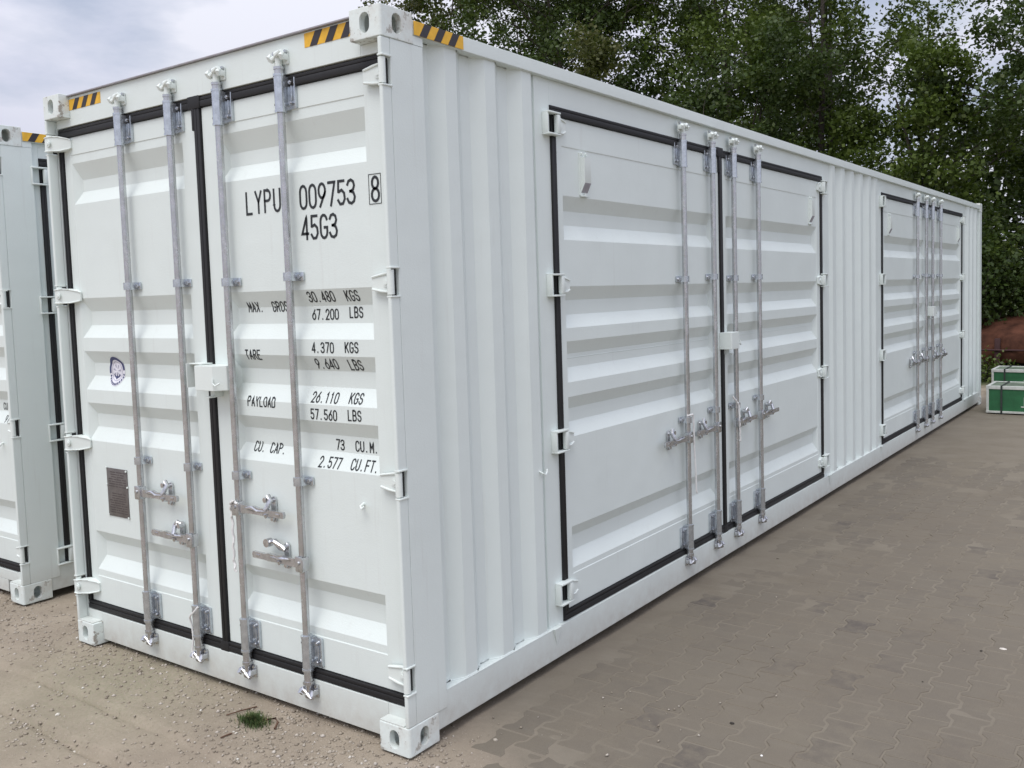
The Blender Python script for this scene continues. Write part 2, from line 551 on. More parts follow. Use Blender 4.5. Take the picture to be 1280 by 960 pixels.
def mk_catch(open_, side):
    def fn():
        b = MB()
        s = side
        H = 0.058
        poly = [(0.016 * math.cos(R(a)), H - 0.016 + 0.016 * math.sin(R(a))) for a in range(0, 181, 30)] + \
               [(0.016 * math.cos(R(a)), -H + 0.016 + 0.016 * math.sin(R(a))) for a in range(180, 361, 30)]
        b.prism(poly, 0.0265, 0.0345)
        b.mi = 1
        b.box(-0.012, 0.012, 0.000, 0.028, -0.030, -0.020, 0.002)
        b.tube([(0, 0.028, -0.020), (0, 0.004, -0.028), (0, -0.016, -0.024), (0, -0.020, -0.012)], 0.009, 8)
        if open_:
            b.tube([(0.004, 0.016, 0.030), (-0.016 * 1, 0.006, 0.040), (-0.045, 0.000, 0.066), (-0.066, 0.000, 0.060), (-0.088, 0.0, 0.052)], [0.012, 0.013, 0.012, 0.012, 0.014], 8)
            b.cyl((-0.086, -0.016, 0.054), (-0.086, 0.012, 0.054), 0.019, 14)
        else:
            b.tube([(-0.018 * s, 0.010, 0.050), (-0.002 * s, 0.004, 0.062), (0.012 * s, 0.0, 0.045), (0.006 * s, -0.012, 0.018), (0.0, -0.022, 0.004)], [0.009, 0.011, 0.011, 0.011, 0.008], 8)
            b.cyl((-0.020 * s, -0.006, 0.044), (-0.020 * s, 0.024, 0.044), 0.012, 12)
        b.cyl((0, 0.027, -0.042), (0, 0.014, -0.042), 0.010, 10)
        b.cyl((0, 0.027, 0.040), (0, 0.012, 0.040), 0.009, 10)
        return b.mesh('handle_catch', [M['steel'], M['zinc']])
    return cached(('ct', open_, side), fn)

# ------------------------------------------------------------------ door leaf panels
DEP, STEP = 0.035, 0.003
def mk_leaf(x0, x1, z0, z1, px0, px1, pz0, pz1, troughs, seams=()):
    b = MB()
    bm = b.bm
    F = 0.0
    def q(a, c_, d, e):
        b.quad(a, c_, d, e)
    # frame ring at y=0, outer edge rounded by a small chamfer
    ch = 0.004
    o = [(x0 + ch, z0 + ch), (x1 - ch, z0 + ch), (x1 - ch, z1 - ch), (x0 + ch, z1 - ch)]
    oo = [(x0, z0), (x1, z0), (x1, z1), (x0, z1)]
    i_ = [(px0 - .004, pz0 - .004), (px1 + .004, pz0 - .004), (px1 + .004, pz1 + .004), (px0 - .004, pz1 + .004)]
    p = [(px0, pz0), (px1, pz0), (px1, pz1), (px0, pz1)]
    for k in range(4):
        l = (k + 1) % 4
        q((o[k][0], 0, o[k][1]), (o[l][0], 0, o[l][1]), (i_[l][0], 0, i_[l][1]), (i_[k][0], 0, i_[k][1]))
        q((oo[k][0], ch, oo[k][1]), (oo[l][0], ch, oo[l][1]), (o[l][0], 0, o[l][1]), (o[k][0], 0, o[k][1]))
        q((i_[k][0], 0, i_[k][1]), (i_[l][0], 0, i_[l][1]), (p[l][0], STEP, p[l][1]), (p[k][0], STEP, p[k][1]))
        q((oo[k][0], 0.05, oo[k][1]), (oo[l][0], 0.05, oo[l][1]), (oo[l][0], ch, oo[l][1]), (oo[k][0], ch, oo[k][1]))
    q((x0, .05, z0), (x0, .05, z1), (x1, .05, z1), (x1, .05, z0))
    zc = pz1
    c = 0.032
    S = STEP
    for (a, b1, b2, d) in troughs:
        q((px0, S, a), (px1, S, a), (px1, S, zc), (px0, S, zc))
        D = DEP + S
        q((px0 + c, D, b1), (px1 - c, D, b1), (px1, S, a), (px0, S, a))
        q((px0 + c, D, b2), (px1 - c, D, b2), (px1 - c, D, b1), (px0 + c, D, b1))
        q((px0, S, d), (px1, S, d), (px1 - c, D, b2), (px0 + c, D, b2))
        q((px0, S, d), (px0 + c, D, b2), (px0 + c, D, b1), (px0, S, a))
        q((px1, S, a), (px1 - c, D, b1), (px1 - c, D, b2), (px1, S, d))
        zc = d
    q((px0, S, pz0), (px1, S, pz0), (px1, S, zc), (px0, S, zc))
    bmesh.ops.remove_doubles(bm, verts=bm.verts, dist=0.0002)
    for z in seams:
        b.tube([(px0 + 0.03 + (px1 - px0 - 0.06) * k / 8, DEP + S + 0.000, z + 0.001 * math.sin(k)) for k in range(9)], 0.0022, 6)
    # weld bead on the upper and lower joint of panel and frame
    b.tube([(px0 + (px1 - px0) * k / 10, 0.003, pz0 - 0.003) for k in range(11)], 0.0032, 6)
    return b
def surf_fn(face, px0, px1, troughs):
    def f(x, z):
        d = STEP
        if x > px1:
            return face - 0.0012
        for (a, b1, b2, e) in troughs:
            if e < z < a:
                if z > b1:
                    d = STEP + DEP * (a - z) / (a - b1)
                elif z > b2:
                    d = STEP + DEP
                else:
                    d = STEP + DEP * (z - e) / (b2 - e)
        return face + d - 0.0012
    return f
T_REAR = [(2.550, 2.466, 2.405, 2.339), (1.850, 1.780, 1.707, 1.642), (1.572, 1.508, 1.440, 1.368), (1.298, 1.238, 1.168, 1.096), (0.608, 0.550, 0.470, 0.398)]
T_SIDE = [(2.276, 2.206, 2.136, 2.062), (1.835, 1.767, 1.695, 1.630), (1.565, 1.500, 1.432, 1.362), (1.290, 1.226, 1.160, 1.090), (0.640, 0.580, 0.505, 0.432)]

def gasket_mesh(x0, x1, z0, z1, g0, g1, wv, wh, front, flap=True):
    b = MB()
    # verticals
    for a, c_ in ((x0, x0 + wv), (g0, g1), (x1 - wv, x1)):
        b.box(a, c_, front + 0.006, front + 0.05, z0 + 0.001, z1 - 0.001)
        mid = (a + c_) / 2
        b.box(a + 0.001, mid - 0.0006, front, front + 0.02, z0 + wh, z1 - wh, 0.002)
        b.box(mid + 0.0006, c_ - 0.001, front + 0.001, front + 0.02, z0 + wh, z1 - wh, 0.002)
    for a, c_ in ((z0, z0 + wh), (z1 - wh, z1)):
        b.box(x0 + 0.001, x1 - 0.001, front + 0.0075, front + 0.049, a, c_)
        h = (c_ - a)
        b.box(x0 + 0.001, x1 - 0.001, front, front + 0.02, a + 0.001, a + h * 0.62, 0.003)
        b.box(x0 + 0.001, x1 - 0.001, front + 0.002, front + 0.02, a + h * 0.62 + 0.0012, a + h - 0.001, 0.003)
    if flap:
        b.box(g0 - 0.035, g1 + 0.010, front - 0.003, front + 0.02, z1 - wh - 0.004, z1 + 0.010, 0.003)
        b.box(g0 - 0.012, g0 + 0.004, front - 0.002, front + 0.02, z1 - wh - 0.10, z1 - wh, 0.003)
        b.box(g0 - 0.012, g1 + 0.006, front - 0.002, front + 0.02, z0 - 0.004, z0 + wh + 0.08 * 0, 0.003)
    return b.mesh('door_gasket', M['rubber'])

def mk_blade(side, L_, H=0.082):
    """hinge blade lying on the door, pin end at x=0, pointing to side; door face at y=0.07-front offset handled by caller (y=0 is the door face)"""
    def fn():
        b = MB()
        s = side
        poly = [(0, -H / 2), (0, H / 2), (L_ * 0.55 * s, H * 0.42), (L_ * s, H * 0.30), (L_ * s, -H * 0.34), (L_ * 0.55 * s, -H * 0.46)]
        b.prism(poly, -0.012, 0.0)
        # raised rim
        b.tube([(0.01 * s, -0.013, H / 2 - 0.004), (L_ * 0.55 * s, -0.014, H * 0.38), (L_ * 0.97 * s, -0.012, H * 0.27)], 0.005, 7)
        b.tube([(0.01 * s, -0.013, -H / 2 + 0.004), (L_ * 0.55 * s, -0.014, -H * 0.42), (L_ * 0.97 * s, -0.012, -H * 0.30)], 0.005, 7)
        b.cyl((L_ * 0.30 * s, -0.011, 0), (L_ * 0.30 * s, -0.018, 0), 0.017, 14)
        b.cyl((L_ * 0.30 * s, -0.017, 0), (L_ * 0.30 * s, -0.021, 0), 0.009, 12)
        return b.mesh('hinge', M['white_hw'])
    return cached(('bl', side, L_, H), fn)

def lockbox(parent, x0, x1, z0, z1, yf, yb, bracket_x=None, chamfer=0.03):
    b = MB()
    poly = [(x0, yb), (x0, yf + 0.006), (x0 + 0.006, yf), (x1 - chamfer, yf), (x1, yf + chamfer * 1.1), (x1, yb)]
    b.prism_z(poly, z0, z1)
    bmesh.ops.bevel(b.bm, geom=[e for e in b.bm.edges], offset=0.003, segments=2, profile=0.5, affect='EDGES')
    b.tube([(x1 - chamfer * 0.9, yf - 0.002, z0 + 0.055), (x1 - chamfer * 0.8, yf - 0.006, z0 + 0.034), (x1 - chamfer * 0.4, yf - 0.004, z0 + 0.025),
            (x1 - 0.002, yf + 0.010, z0 + 0.036)], 0.0042, 8)
    if bracket_x is not None:
        b.box(bracket_x, bracket_x + 0.004, yf + 0.015, yb, z0 + 0.008, z1 + 0.008, 0.001)
        b.box(bracket_x + 0.004, x0 + 0.02, yf + 0.03, yb, z1 + 0.002, z1 + 0.007, 0.001)
    b.box(x0 + 0.045, x0 + 0.075, yf + 0.05, yb, z0 - 0.035, z0 + 0.004, 0.002)
    b.box(x0 + 0.05, x0 + 0.078, yf + 0.02, yf + 0.055, z0 - 0.036, z0 - 0.029, 0.002)
    return b.obj('lock_box', M['white_hw'], parent)

def hazard(parent, x0, x1, z0, z1, yf, n=3, lead=0.6):
    """striped film on the local front plane y=yf"""
    b = MB()
    b.box(x0, x1, yf - 0.0012, yf, z0, z1)
    b.mi = 1
    pw = (x1 - x0) / (n + 0.5)
    sh = (z1 - z0) * 0.62
    for k in range(n):
        a = x0 + pw * (k + 0.35)
        wdt = pw * 0.48
        pts = [(a, z0), (a + wdt, z0), (min(a + wdt + sh, x1), z1), (min(a + sh, x1), z1)]
        b.prism(pts, yf - 0.0022, yf - 0.0010)
    return b.obj('warning_tape', [M['yellow'], M['blackfilm']], parent, smooth=None)

# ------------------------------------------------------------------ corner casting (holes cut for real)
def casting_mesh():
    """occupies x -0.162..0, y 0..0.178, z 0..0.118 ; holes on the y=0, x=0 and z=0 faces"""
    def stadium(hw, hh, n=8):
        r = hw
        return [(r * math.cos(R(a)), hh - r + r * math.sin(R(a))) for a in np.linspace(0, 180, n)] + [(r * math.cos(R(a)), -hh + r + r * math.sin(R(a))) for a in np.linspace(180, 360, n)]
    bm = bmesh.new()
    bmesh.ops.create_cube(bm, size=1.0)
    for v in bm.verts:
        v.co = Vector(((v.co.x - .5) * .162, (v.co.y + .5) * .178, (v.co.z + .5) * .118))
    vert_e = [e for e in bm.edges if abs(e.verts[0].co.z - e.verts[1].co.z) > .05 and e.verts[0].co.x > -0.01 and e.verts[0].co.y < 0.01]
    bmesh.ops.bevel(bm, geom=vert_e, offset=0.013, segments=4, profile=0.5, affect='EDGES')
    es = [e for e in bm.edges if e.calc_face_angle(0) > 0.6]
    bmesh.ops.bevel(bm, geom=es, offset=0.004, segments=2, profile=0.5, affect='EDGES')
    me = bpy.data.meshes.new('corner_casting')
    bm.to_mesh(me)
    bm.free()
    me.materials.append(M['casting'])
    o = bpy.data.objects.new('corner_casting', me)
    C.objects.link(o)
    cut = MB()
    st = stadium(0.026, 0.039)
    cut.prism([(x - 0.081, z + 0.059) for x, z in st], -0.05, 0.06)
    n = len(st)
    a = [cut.bm.verts.new((-0.06, y + 0.089, z + 0.059)) for y, z in st]
    b_ = [cut.bm.verts.new((0.05, y + 0.089, z + 0.059)) for y, z in st]
    cut.bm.faces.new(a)
    cut.bm.faces.new(b_[::-1])
    for i in range(n):
        cut.bm.faces.new((a[i], b_[i], b_[(i + 1) % n], a[(i + 1) % n]))
    cm = cut.mesh('cut', M['dark'], None)
    c2 = MB()
    c2.box(-0.132, -0.028, 0.028, 0.150, 0.016, 0.102)
    cm2 = c2.mesh('cut2', M['dark'], None)
    tmp = []
    for mm in (cm2, cm):
        oo = bpy.data.objects.new('cutter', mm)
        C.objects.link(oo)
        md = o.modifiers.new('b', 'BOOLEAN')
        md.object = oo
        md.operation = 'DIFFERENCE'
        md.solver = 'EXACT'
        if mm is cm:
            md.use_self = True
        tmp.append(oo)
    dg = bpy.context.evaluated_depsgraph_get()
    res = bpy.data.meshes.new_from_object(o.evaluated_get(dg))
    for x in tmp + [o]:
        bpy.data.objects.remove(x)
    res.name = 'corner_casting'
    res.materials.clear()
    res.materials.append(M['casting'])
    for p in res.polygons:
        p.material_index = 0
    res.shade_smooth()
    res.set_sharp_from_angle(angle=R(35))
    return res
CAST = casting_mesh()

# ------------------------------------------------------------------ one set of doors (local frame of the wall it hangs in)
def door_set(root, rz, fy, x0, x1, g0, g1, z0, z1, wv, wh, pxs, pz0, pz1, troughs, bars, bar_y, flange, guide_z, bz_top, bz_bot, kz_top, kz_bot, kback,
             handles, shift=0.0, seams=(), copy_mode=None):
    """returns the two leaf objects; everything else hangs below them. fy = depth of the leaf face; handles = (bar index, side, z, catch offset, open)"""
    th = rz
    def P(x, y, z):       # local wall frame -> container frame
        return Matrix.Rotation(th, 4, 'Z') @ Vector((x, y, z))
    gk = put('door_gasket', gasket_mesh(x0, x1, z0, z1, g0, g1, wv, wh, fy - 0.012), root, P(shift, 0, 0), th)
    leaves = []
    for k, (a, c_) in enumerate(((x0 + wv, g0), (g1, x1 - wv))):
        pa, pc = pxs[k]
        mb = mk_leaf(a + 0.001, c_ - 0.001, z0 + wh + 0.001, z1 - wh - 0.001, pa, pc, pz0, pz1, troughs, seams)
        leaf = put('door', mb.mesh('door', M['white'], 14), root, P(shift, fy, 0), th)
        leaves.append(leaf)
        for i, bx in enumerate(bars):
            if not (a < bx < c_):
                continue
            by = bar_y - fy
            put('locking_bar', mk_bar(kz_bot + 0.045, kz_top - 0.045), leaf, (bx, by, 0))
            put('bar_bracket', mk_bracket(flange), leaf, (bx, by, bz_top))
            put('bar_bracket', mk_bracket(flange), leaf, (bx, by, bz_bot))
            for gz in guide_z:
                put('bar_guide', mk_guide(flange), leaf, (bx, by, gz + 0.006 * math.sin(bx * 7)))
            for up, kz in ((True, kz_top), (False, kz_bot)):
                put('keeper', mk_keeper(up, kback - bar_y), root, P(shift + bx, bar_y, kz), th)
            for (bi, sd_, hz, coff, op) in handles:
                if bi == i:
                    put('door_handle', mk_handle(sd_), leaf, (bx, by, hz))
                    put('handle_catch', mk_catch(op, sd_), leaf, (bx + sd_ * coff, by, hz + 0.008))
    return leaves

def copy_below(root, keep, shift_vec):
    """copies direct children 'keep' of root and what hangs below them"""
    for o in keep:
        c = o.copy()
        C.objects.link(c)
        c.parent = root
        c.location = o.location + shift_vec
        for ch in children_of(o):
            d = ch.copy()
            C.objects.link(d)
            d.parent = c

def corr_bay(root, y_a, y_b, ridge_ends, z0, z1, xo=-0.016, xi=-0.052, first_flat=None):
    """corrugated side sheet between y_a and y_b; ridge_ends = far edge of every outer flat"""
    pr = [(y_a, xi)]
    for e in ridge_ends:
        pr += [(e - 0.072 - 0.066, xi), (e - 0.072, xo), (e, xo), (e + 0.062, xi)]
    pr.append((y_b, xi))
    pr = [p for i, p in enumerate(pr) if i == 0 or p[0] > pr[i - 1][0] + 1e-4]
    b = MB()
    bot = [b.bm.verts.new((x, y, z0)) for y, x in pr]
    top = [b.bm.verts.new((x, y, z1)) for y, x in pr]
    for i in range(len(pr) - 1):
        b.bm.faces.new((bot[i], bot[i + 1], top[i + 1], top[i]))
    # weld bead along the rail ledge
    b.tube([(x + 0.001, y, z0 + 0.0005) for y, x in pr], 0.0035, 6)
    b.tube([(x + 0.002, y, z1 - 0.001) for y, x in pr], 0.003, 6)
    return b.obj('side_panel', M['white'], root, smooth=14, recalc=False)

W_, L_C, H_C = 2.438, 12.192, 2.896
def shipping_container(origin, label, kind):
    root = empty('shipping_container', origin, label, 'shipping container', 'white shipping containers in the yard')
    # castings
    for zc in (0, H_C - 0.118):
        for sy, yy in ((1, 0), (-1, L_C)):
            for sx, xx in ((1, 0), (-1, -W_)):
                cc = put('corner_casting', CAST, root, (xx, yy, zc), 0, (sx, sy, 1))
                cc.modifiers.new('weighted_normals', 'WEIGHTED_NORMAL').keep_sharp = True
    # door-end posts, with a slot at each hinge where the pin barrel sits
    hz = [2.655, 1.865, 1.085, 0.305]
    for sx in (1, -1):
        b = MB()
        def X(a, c_):
            return (a, c_) if sx > 0 else (-W_ - c_, -W_ - a)
        zs = [0.118] + [v for h in sorted(hz) for v in (h - 0.052, h + 0.052)] + [2.778]
        for a, c_ in zip(zs[::2], zs[1::2]):
            x0, x1 = X(-0.022, -0.003)
            b.box(x0, x1, 0.002, 0.0525, a, c_, 0.006, 3)
        x0, x1 = X(-0.0225, -0.0035)
        b.box(x0, x1, 0.052, 0.236, 0.118, 2.778, 0.004)
        b.box(x0, x1, 0.1795, 0.236, 2.7785, 2.8115)
        x0, x1 = X(-0.11, -0.0225)
        b.box(x0, x1, 0.130, 0.170, 0.118, 2.778)
        x0, x1 = X(-0.065, -0.0225)
        b.box(x0, x1, 0.200, 0.2365, 0.118, 2.778)
        b.obj('corner_post', M['white'], root)
        # rear-end corner posts
        b = MB()
        x0, x1 = X(-0.11, -0.004)
        b.box(x0, x1, L_C - 0.235 + 0.075, L_C - 0.004, 0.118, 2.778, 0.006)
        b.obj('corner_post', M['white'], root)
        # hinge pin barrels belong to the post
        for h in hz:
            b = MB()
            xc = -0.0155 if sx > 0 else -W_ + 0.0155
            b.cyl((xc, 0.0165, h - 0.047), (xc, 0.0165, h + 0.047), 0.0140, 16)
            for zz in (h - 0.055, h + 0.055):
                x0, x1 = X(-0.024, 0.0015)
                b.box(x0, x1, 0.001, 0.054, zz - 0.0035, zz + 0.0035, 0.0015)
            b.mi = 1
            x0, x1 = X(-0.0220, -0.0200)
            b.box(x0, x1, 0.030, 0.0515, h - 0.048, h + 0.048)  # near-black plate: shade of the hollow post behind the slot, put in as colour
            b.obj('hinge_barrel', [M['white_hw'], M['dark']], root)
    # header and sill
    b = MB()
    b.box(-W_ + 0.1625, -0.1625, 0.055, 0.20, 2.736, 2.884, 0.003)
    b.box(-W_ + 0.0235, -W_ + 0.162, 0.0555, 0.128, 2.736, 2.7775, 0.002)
    b.box(-0.162, -0.0235, 0.0555, 0.128, 2.736, 2.7775, 0.002)
    b.mi = 1
    b.box(-W_ + 0.1625, -0.1625, 0.040, 0.20, 2.8845, 2.891, 0.001)
    b.obj('door_header', [M['white'], M['roof_edge']], root)
    b = MB()
    if kind == 'near':
        b.box(-W_ + 0.1625, -0.1625, 0.055, 0.20, 0.022, 0.1695, 0.003)
    else:
        b.box(-W_ + 0.1625, -0.42, 0.055, 0.20, 0.022, 0.1695, 0.003)
        b.box(-0.4195, -0.1625, 0.0555, 0.1995, 0.100, 0.164, 0.003)
        b.box(-0.4195, -0.30, 0.0557, 0.1993, 0.022, 0.0995, 0.003)
    b.box(-W_ + 0.0235, -W_ + 0.162, 0.0556, 0.128, 0.1185, 0.1693, 0.002)
    b.box(-0.162, -0.0235, 0.0556, 0.128, 0.1185, 0.1693, 0.002)
    for sx in (-1, 1):
        xx = -0.09 if sx > 0 else -W_ + 0.09
        b.prism_z([(xx - 0.07, 0.003), (xx + 0.06, 0.003), (xx + 0.06, 0.055), (xx - 0.07, 0.055)], 0.1182, 0.124)
    b.obj('door_sill', M['white'], root)
    # rails
    for sx in (1, -1):
        def X(a, c_):
            return (a, c_) if sx > 0 else (-W_ - c_, -W_ - a)
        b = MB()
        x0, x1 = X(-0.062, -0.002)
        b.box(x0, x1, 0.1785, L_C - 0.1785, 2.812, 2.872, 0.004)
        b.obj('top_rail', M['white'], root)
        b = MB()
        x0, x1 = X(-0.16, -0.008)
        b.box(x0, x1, 0.1785, L_C - 0.1785, 0.184, 0.190, 0.0015)
        x0, x1 = X(-0.014, -0.0082)
        b.box(x0, x1, 0.1786, L_C - 0.1786, 0.040, 0.1838, 0.0015)
        x0, x1 = X(-0.07, -0.0145)
        b.box(x0, x1, 0.1787, L_C - 0.1787, 0.040, 0.046)
        b.obj('bottom_rail', M['white'], root)
    # roof, floor, back end, far side
    b = MB()
    n = 90
    for i in range(n):
        ya = 0.2 + (L_C - 0.4) * i / n
        yb = 0.2 + (L_C - 0.4) * (i + 1) / n
        za, zb = (2.868, 2.868) if i % 4 == 0 else ((2.868, 2.880) if i % 4 == 1 else ((2.880, 2.880) if i % 4 == 2 else (2.880, 2.868)))
        b.quad((-W_ + 0.06, ya, za), (-0.06, ya, za), (-0.06, yb, zb), (-W_ + 0.06, yb, zb))
    b.obj('roof_panel', M['white'], root, smooth=None, recalc=False)
    b = MB()
    b.box(-W_ + 0.07, -0.07, 0.20, L_C - 0.1, 0.150, 0.178)
    for i in range(24):
        y = 0.5 + i * 0.48
        b.box(-W_ + 0.07, -0.07, y, y + 0.05, 0.045, 0.1495)
    b.obj('floor', M['underside'], root)
    b = MB()
    for i in range(9):
        xa = -W_ + 0.11 + i * 0.2465
        pts = [(0, -0.052), (0.066, -0.016), (0.14, -0.016), (0.206, -0.052), (0.2465, -0.052)]
        for (a, da), (c_, dc) in zip(pts, pts[1:]):
            b.quad((xa + a, L_C + da, 0.118), (xa + a, L_C + da, 2.85), (xa + c_, L_C + dc, 2.85), (xa + c_, L_C + dc, 0.118))
    b.obj('end_panel', M['white'], root, smooth=None, recalc=False)
    b = MB()
    i = 0
    y = 0.235
    while y < L_C - 0.3:
        pts = [(0, 0.052), (0.066, 0.016), (0.138, 0.016), (0.204, 0.052), (0.272, 0.052)]
        for (a, da), (c_, dc) in zip(pts, pts[1:]):
            b.quad((-W_ + da, y + a, 0.19), (-W_ + da, y + a, 2.812), (-W_ + dc, y + c_, 2.812), (-W_ + dc, y + c_, 0.19))
        y += 0.272
    b.box(-W_ + 0.05, -W_ + 0.056, y, L_C - 0.12, 0.19, 2.812)
    b.obj('side_panel', M['white'], root, smooth=None, recalc=False)

    # rear doors
    FY = 0.070
    leaves = door_set(root, 0, FY, -W_ + 0.0235, -0.0235, -1.243, -1.200, 0.171, 2.732, 0.0295, 0.045, [(-2.318, -1.355), (-1.088, -0.172)], 0.363, 2.591, T_REAR,
                      [-1.803, -1.392, -1.030, -0.615], 0.035, 1, [1.900, 1.034], 2.658, 0.292, 2.800, 0.122, 0.055,
                      [(0, 1, 0.874, 0.208, False), (1, -1, 0.686, 0.128, False), (2, 1, 0.882, 0.205, False), (3, -1, 0.684, 0.135, True)])
    lf, rt = leaves
    for h in hz:
        put('hinge', mk_blade(-1, 0.118), rt, (-0.030, -0.010, h))
        b = MB()
        xa, xb, xc = -W_ + 0.001, -W_ + 0.056, -W_ + 0.138
        rows = [(xa + 0.002, -0.0715, 0.033, -0.038), (xa + 0.03, -0.072, 0.036, -0.039), (xb, -0.056, 0.038, -0.039), (xb + 0.03, -0.038, 0.034, -0.038), (xc - 0.01, -0.014, 0.022, -0.030), (xc, -0.008, 0.016, -0.026)]
        ring_ = []
        for xx, yf, zt_, zb_ in rows:
            ring_.append([b.bm.verts.new(v) for v in ((xx, yf, h + zt_), (xx, yf, h + zb_), (xx, min(0.0, yf + 0.05), h + zb_), (xx, min(0.0, yf + 0.05), h + zt_))])
        for r0__, r1__ in zip(ring_, ring_[1:]):
            for q in range(4):
                b.bm.faces.new((r0__[q], r0__[(q + 1) % 4], r1__[(q + 1) % 4], r1__[q]))
        b.bm.faces.new(ring_[0]); b.bm.faces.new(ring_[-1][::-1])
        for sg in (0, 1):
            b.tube([(xx, yf - 0.001, h + (v[2] if sg else v[1]) * 0.96) for (xx, yf, *_), v in zip(rows, [(0, r[2], r[3]) for r in rows])], 0.0036, 7)
        b.cyl((xa + 0.035, -0.069, h), (xa + 0.035, -0.0745, h), 0.017, 16)
        b.cyl((xa + 0.035, -0.074, h), (xa + 0.035, -0.078, h), 0.009, 12)
        b.obj('hinge', M['white_hw'], lf)
    sf = surf_fn(0.0, -1.088, -0.172, T_REAR)
    # lettering on the right door
    def word(t, x, z, *a):
        b = MB()
        letters(b, t, x, z, *a, sf)
        b.obj('lettering', M['text'], rt, smooth=None, recalc=False)
    def big_t(t, x, z, p):
        word(t, x, z, 0.104, p, 0.0385, 0.0112)
    def sm(t, x, z):
        k = 0
        for part in t.split(' '):
            if part:
                sm1(part, x + 0.0275 * k, z)
            k += len(part) + 1
    def sm1(t, x, z):
        word(t, x, z, 0.047, 0.0275, 0.0185, 0.0060)
    if kind == 'near':
        big_t('LYPU', -0.915, 2.286, 0.0610)
        big_t('009753', -0.566, 2.283, 0.0565)
        big_t('8', -0.1475, 2.281, 0.0565)
        big_t('45G3', -0.563, 2.156, 0.0565)
        b = MB()
        bx0, bx1, bz0, bz1 = -0.163, -0.096, 2.171, 2.288
        for (a, c_, d, e) in ((bx0, bx1, bz1 - .0025, bz1), (bx0, bx1, bz0, bz0 + .0025), (bx0, bx0 + .0025, bz0 + .0027, bz1 - .0027), (bx1 - .0025, bx1, bz0 + .0027, bz1 - .0027)):
            b.box(a, c_, sf(0, 2.23) - .0006, sf(0, 2.23), d, e)
        b.obj('digit_frame', M['text'], rt, smooth=None)
        sm('MAX.  GROSS', -0.980, 1.805)
        sm('30.480', -0.563, 1.842); sm('KGS', -0.338, 1.842)
        sm('67.200', -0.563, 1.768); sm('LBS', -0.338, 1.774)
        sm('TARE', -0.978, 1.595)
        sm('4.370', -0.536, 1.631); sm('KGS', -0.338, 1.633)
        sm('9.640', -0.536, 1.562); sm('LBS', -0.338, 1.560)
        sm('PAYLOAD', -0.978, 1.387)
        sm('26.110', -0.563, 1.421); sm('KGS', -0.338, 1.424)
        sm('57.560', -0.563, 1.350); sm('LBS', -0.338, 1.355)
        sm('CU. CAP.', -0.978, 1.180)
        sm('73', -0.453, 1.222); sm('CU.M.', -0.338, 1.223)
        sm('2.577', -0.536, 1.147); sm('CU.FT.', -0.345, 1.150)
    else:
        sm('CU.M', -0.305, 1.222)
        sm('97', -0.245, 1.147)
    # rope hook on the right door
    b = MB()
    b.tube([(-0.270, 0.004, 0.972), (-0.266, -0.022, 0.966), (-0.250, -0.030, 0.960), (-0.244, -0.020, 0.968)], [0.007, 0.006, 0.006, 0.005], 8)
    b.obj('rope_hook', M['white_hw'], rt)
    lockbox(rt, -1.222, -1.046, 1.413, 1.525, -0.098, 0.0, -1.300, 0.042)
    # data plate and round sticker on the left door
    b = MB()
    b.box(-2.170, -1.982, -0.0015, 0.0028, 0.708, 0.962, 0.001)
    pl = b.obj('data_plate', M['plate'], lf)
    b = MB()
    rr = random.Random(5)
    z = 0.945
    while z > 0.725:
        x = -2.155 + rr.random() * 0.03
        if not (0.845 < z < 0.86):
            while x < -2.01:
                wd = 0.012 + rr.random() * 0.05
                b.box(x, min(x + wd, -1.995), -0.0022, -0.0016, z - 0.0045, z)
                x += wd + 0.008
        z -= 0.0125
    b.obj('plate_relief', M['plate_line'], lf, smooth=None)['kind'] = 'stuff'
    for x, z in ((-2.170, 0.962), (-1.986, 0.955), (-2.171, 0.872), (-1.981, 0.872), (-2.168, 0.712), (-1.985, 0.712)):
        b = MB()
        b.cyl((x, -0.0015, z), (x, -0.006, z), 0.0052, 8)
        b.obj('rivet', M['white_hw'], lf)
    # sticker, draped over the corrugation
    cx, cz = -2.072, 1.468
    def ring(mb, ra, rb, a0, a1, n, off):
        for i in range(n):
            t0, t1 = a0 + (a1 - a0) * i / n, a0 + (a1 - a0) * (i + 1) / n
            m_ = max(1, int((rb - ra) / 0.006))
            for k in range(m_):
                q0, q1 = ra + (rb - ra) * k / m_, ra + (rb - ra) * (k + 1) / m_
                pts = [(cx + q * math.cos(R(t)), cz + q * math.sin(R(t)) * 1.08) for q, t in ((q0, t0), (q0, t1), (q1, t1), (q1, t0))]
                mb.quad(*[(x, sf(x, z_) - off, z_) for x, z_ in pts])
    b = MB()
    ring(b, 0.0, 0.071, 0, 360, 40, 0.0)
    b.mi = 1
    ring(b, 0.055, 0.070, 5, 190, 24, 0.0010)
    for k in range(12):
        ring(b, 0.056, 0.067, 198 + k * 13.0, 198 + k * 13.0 + 8.5, 2, 0.0010)
    b.mi = 2
    ring(b, 0.044, 0.047, 0, 360, 40, 0.0010)
    for k in range(7):
        ring(b, 0.010 + 0.004 * (k % 3), 0.034, k * 51, k * 51 + 17, 2, 0.0010)
    b.mi = 1
    ring(b, 0.004, 0.038, 262, 278, 2, 0.0014)
    ring(b, 0.026, 0.034, 210, 330, 8, 0.0014)
    b.obj('round_sticker', [M['seal_white'], M['seal_ink'], M['seal_grey']], lf, smooth=None, recalc=False)
    # warning tape on the header
    hazard(root, -0.475, -0.1635, 2.822, 2.878, 0.0548, 3)
    hazard(root, -W_ + 0.1635, -1.982, 2.816, 2.870, 0.0548, 3)
    # warning tape on the side rail
    h = hazard(root, 0.182, 0.480, 2.815, 2.868, -0.0018, 3)
    h.rotation_euler[2] = R(90)

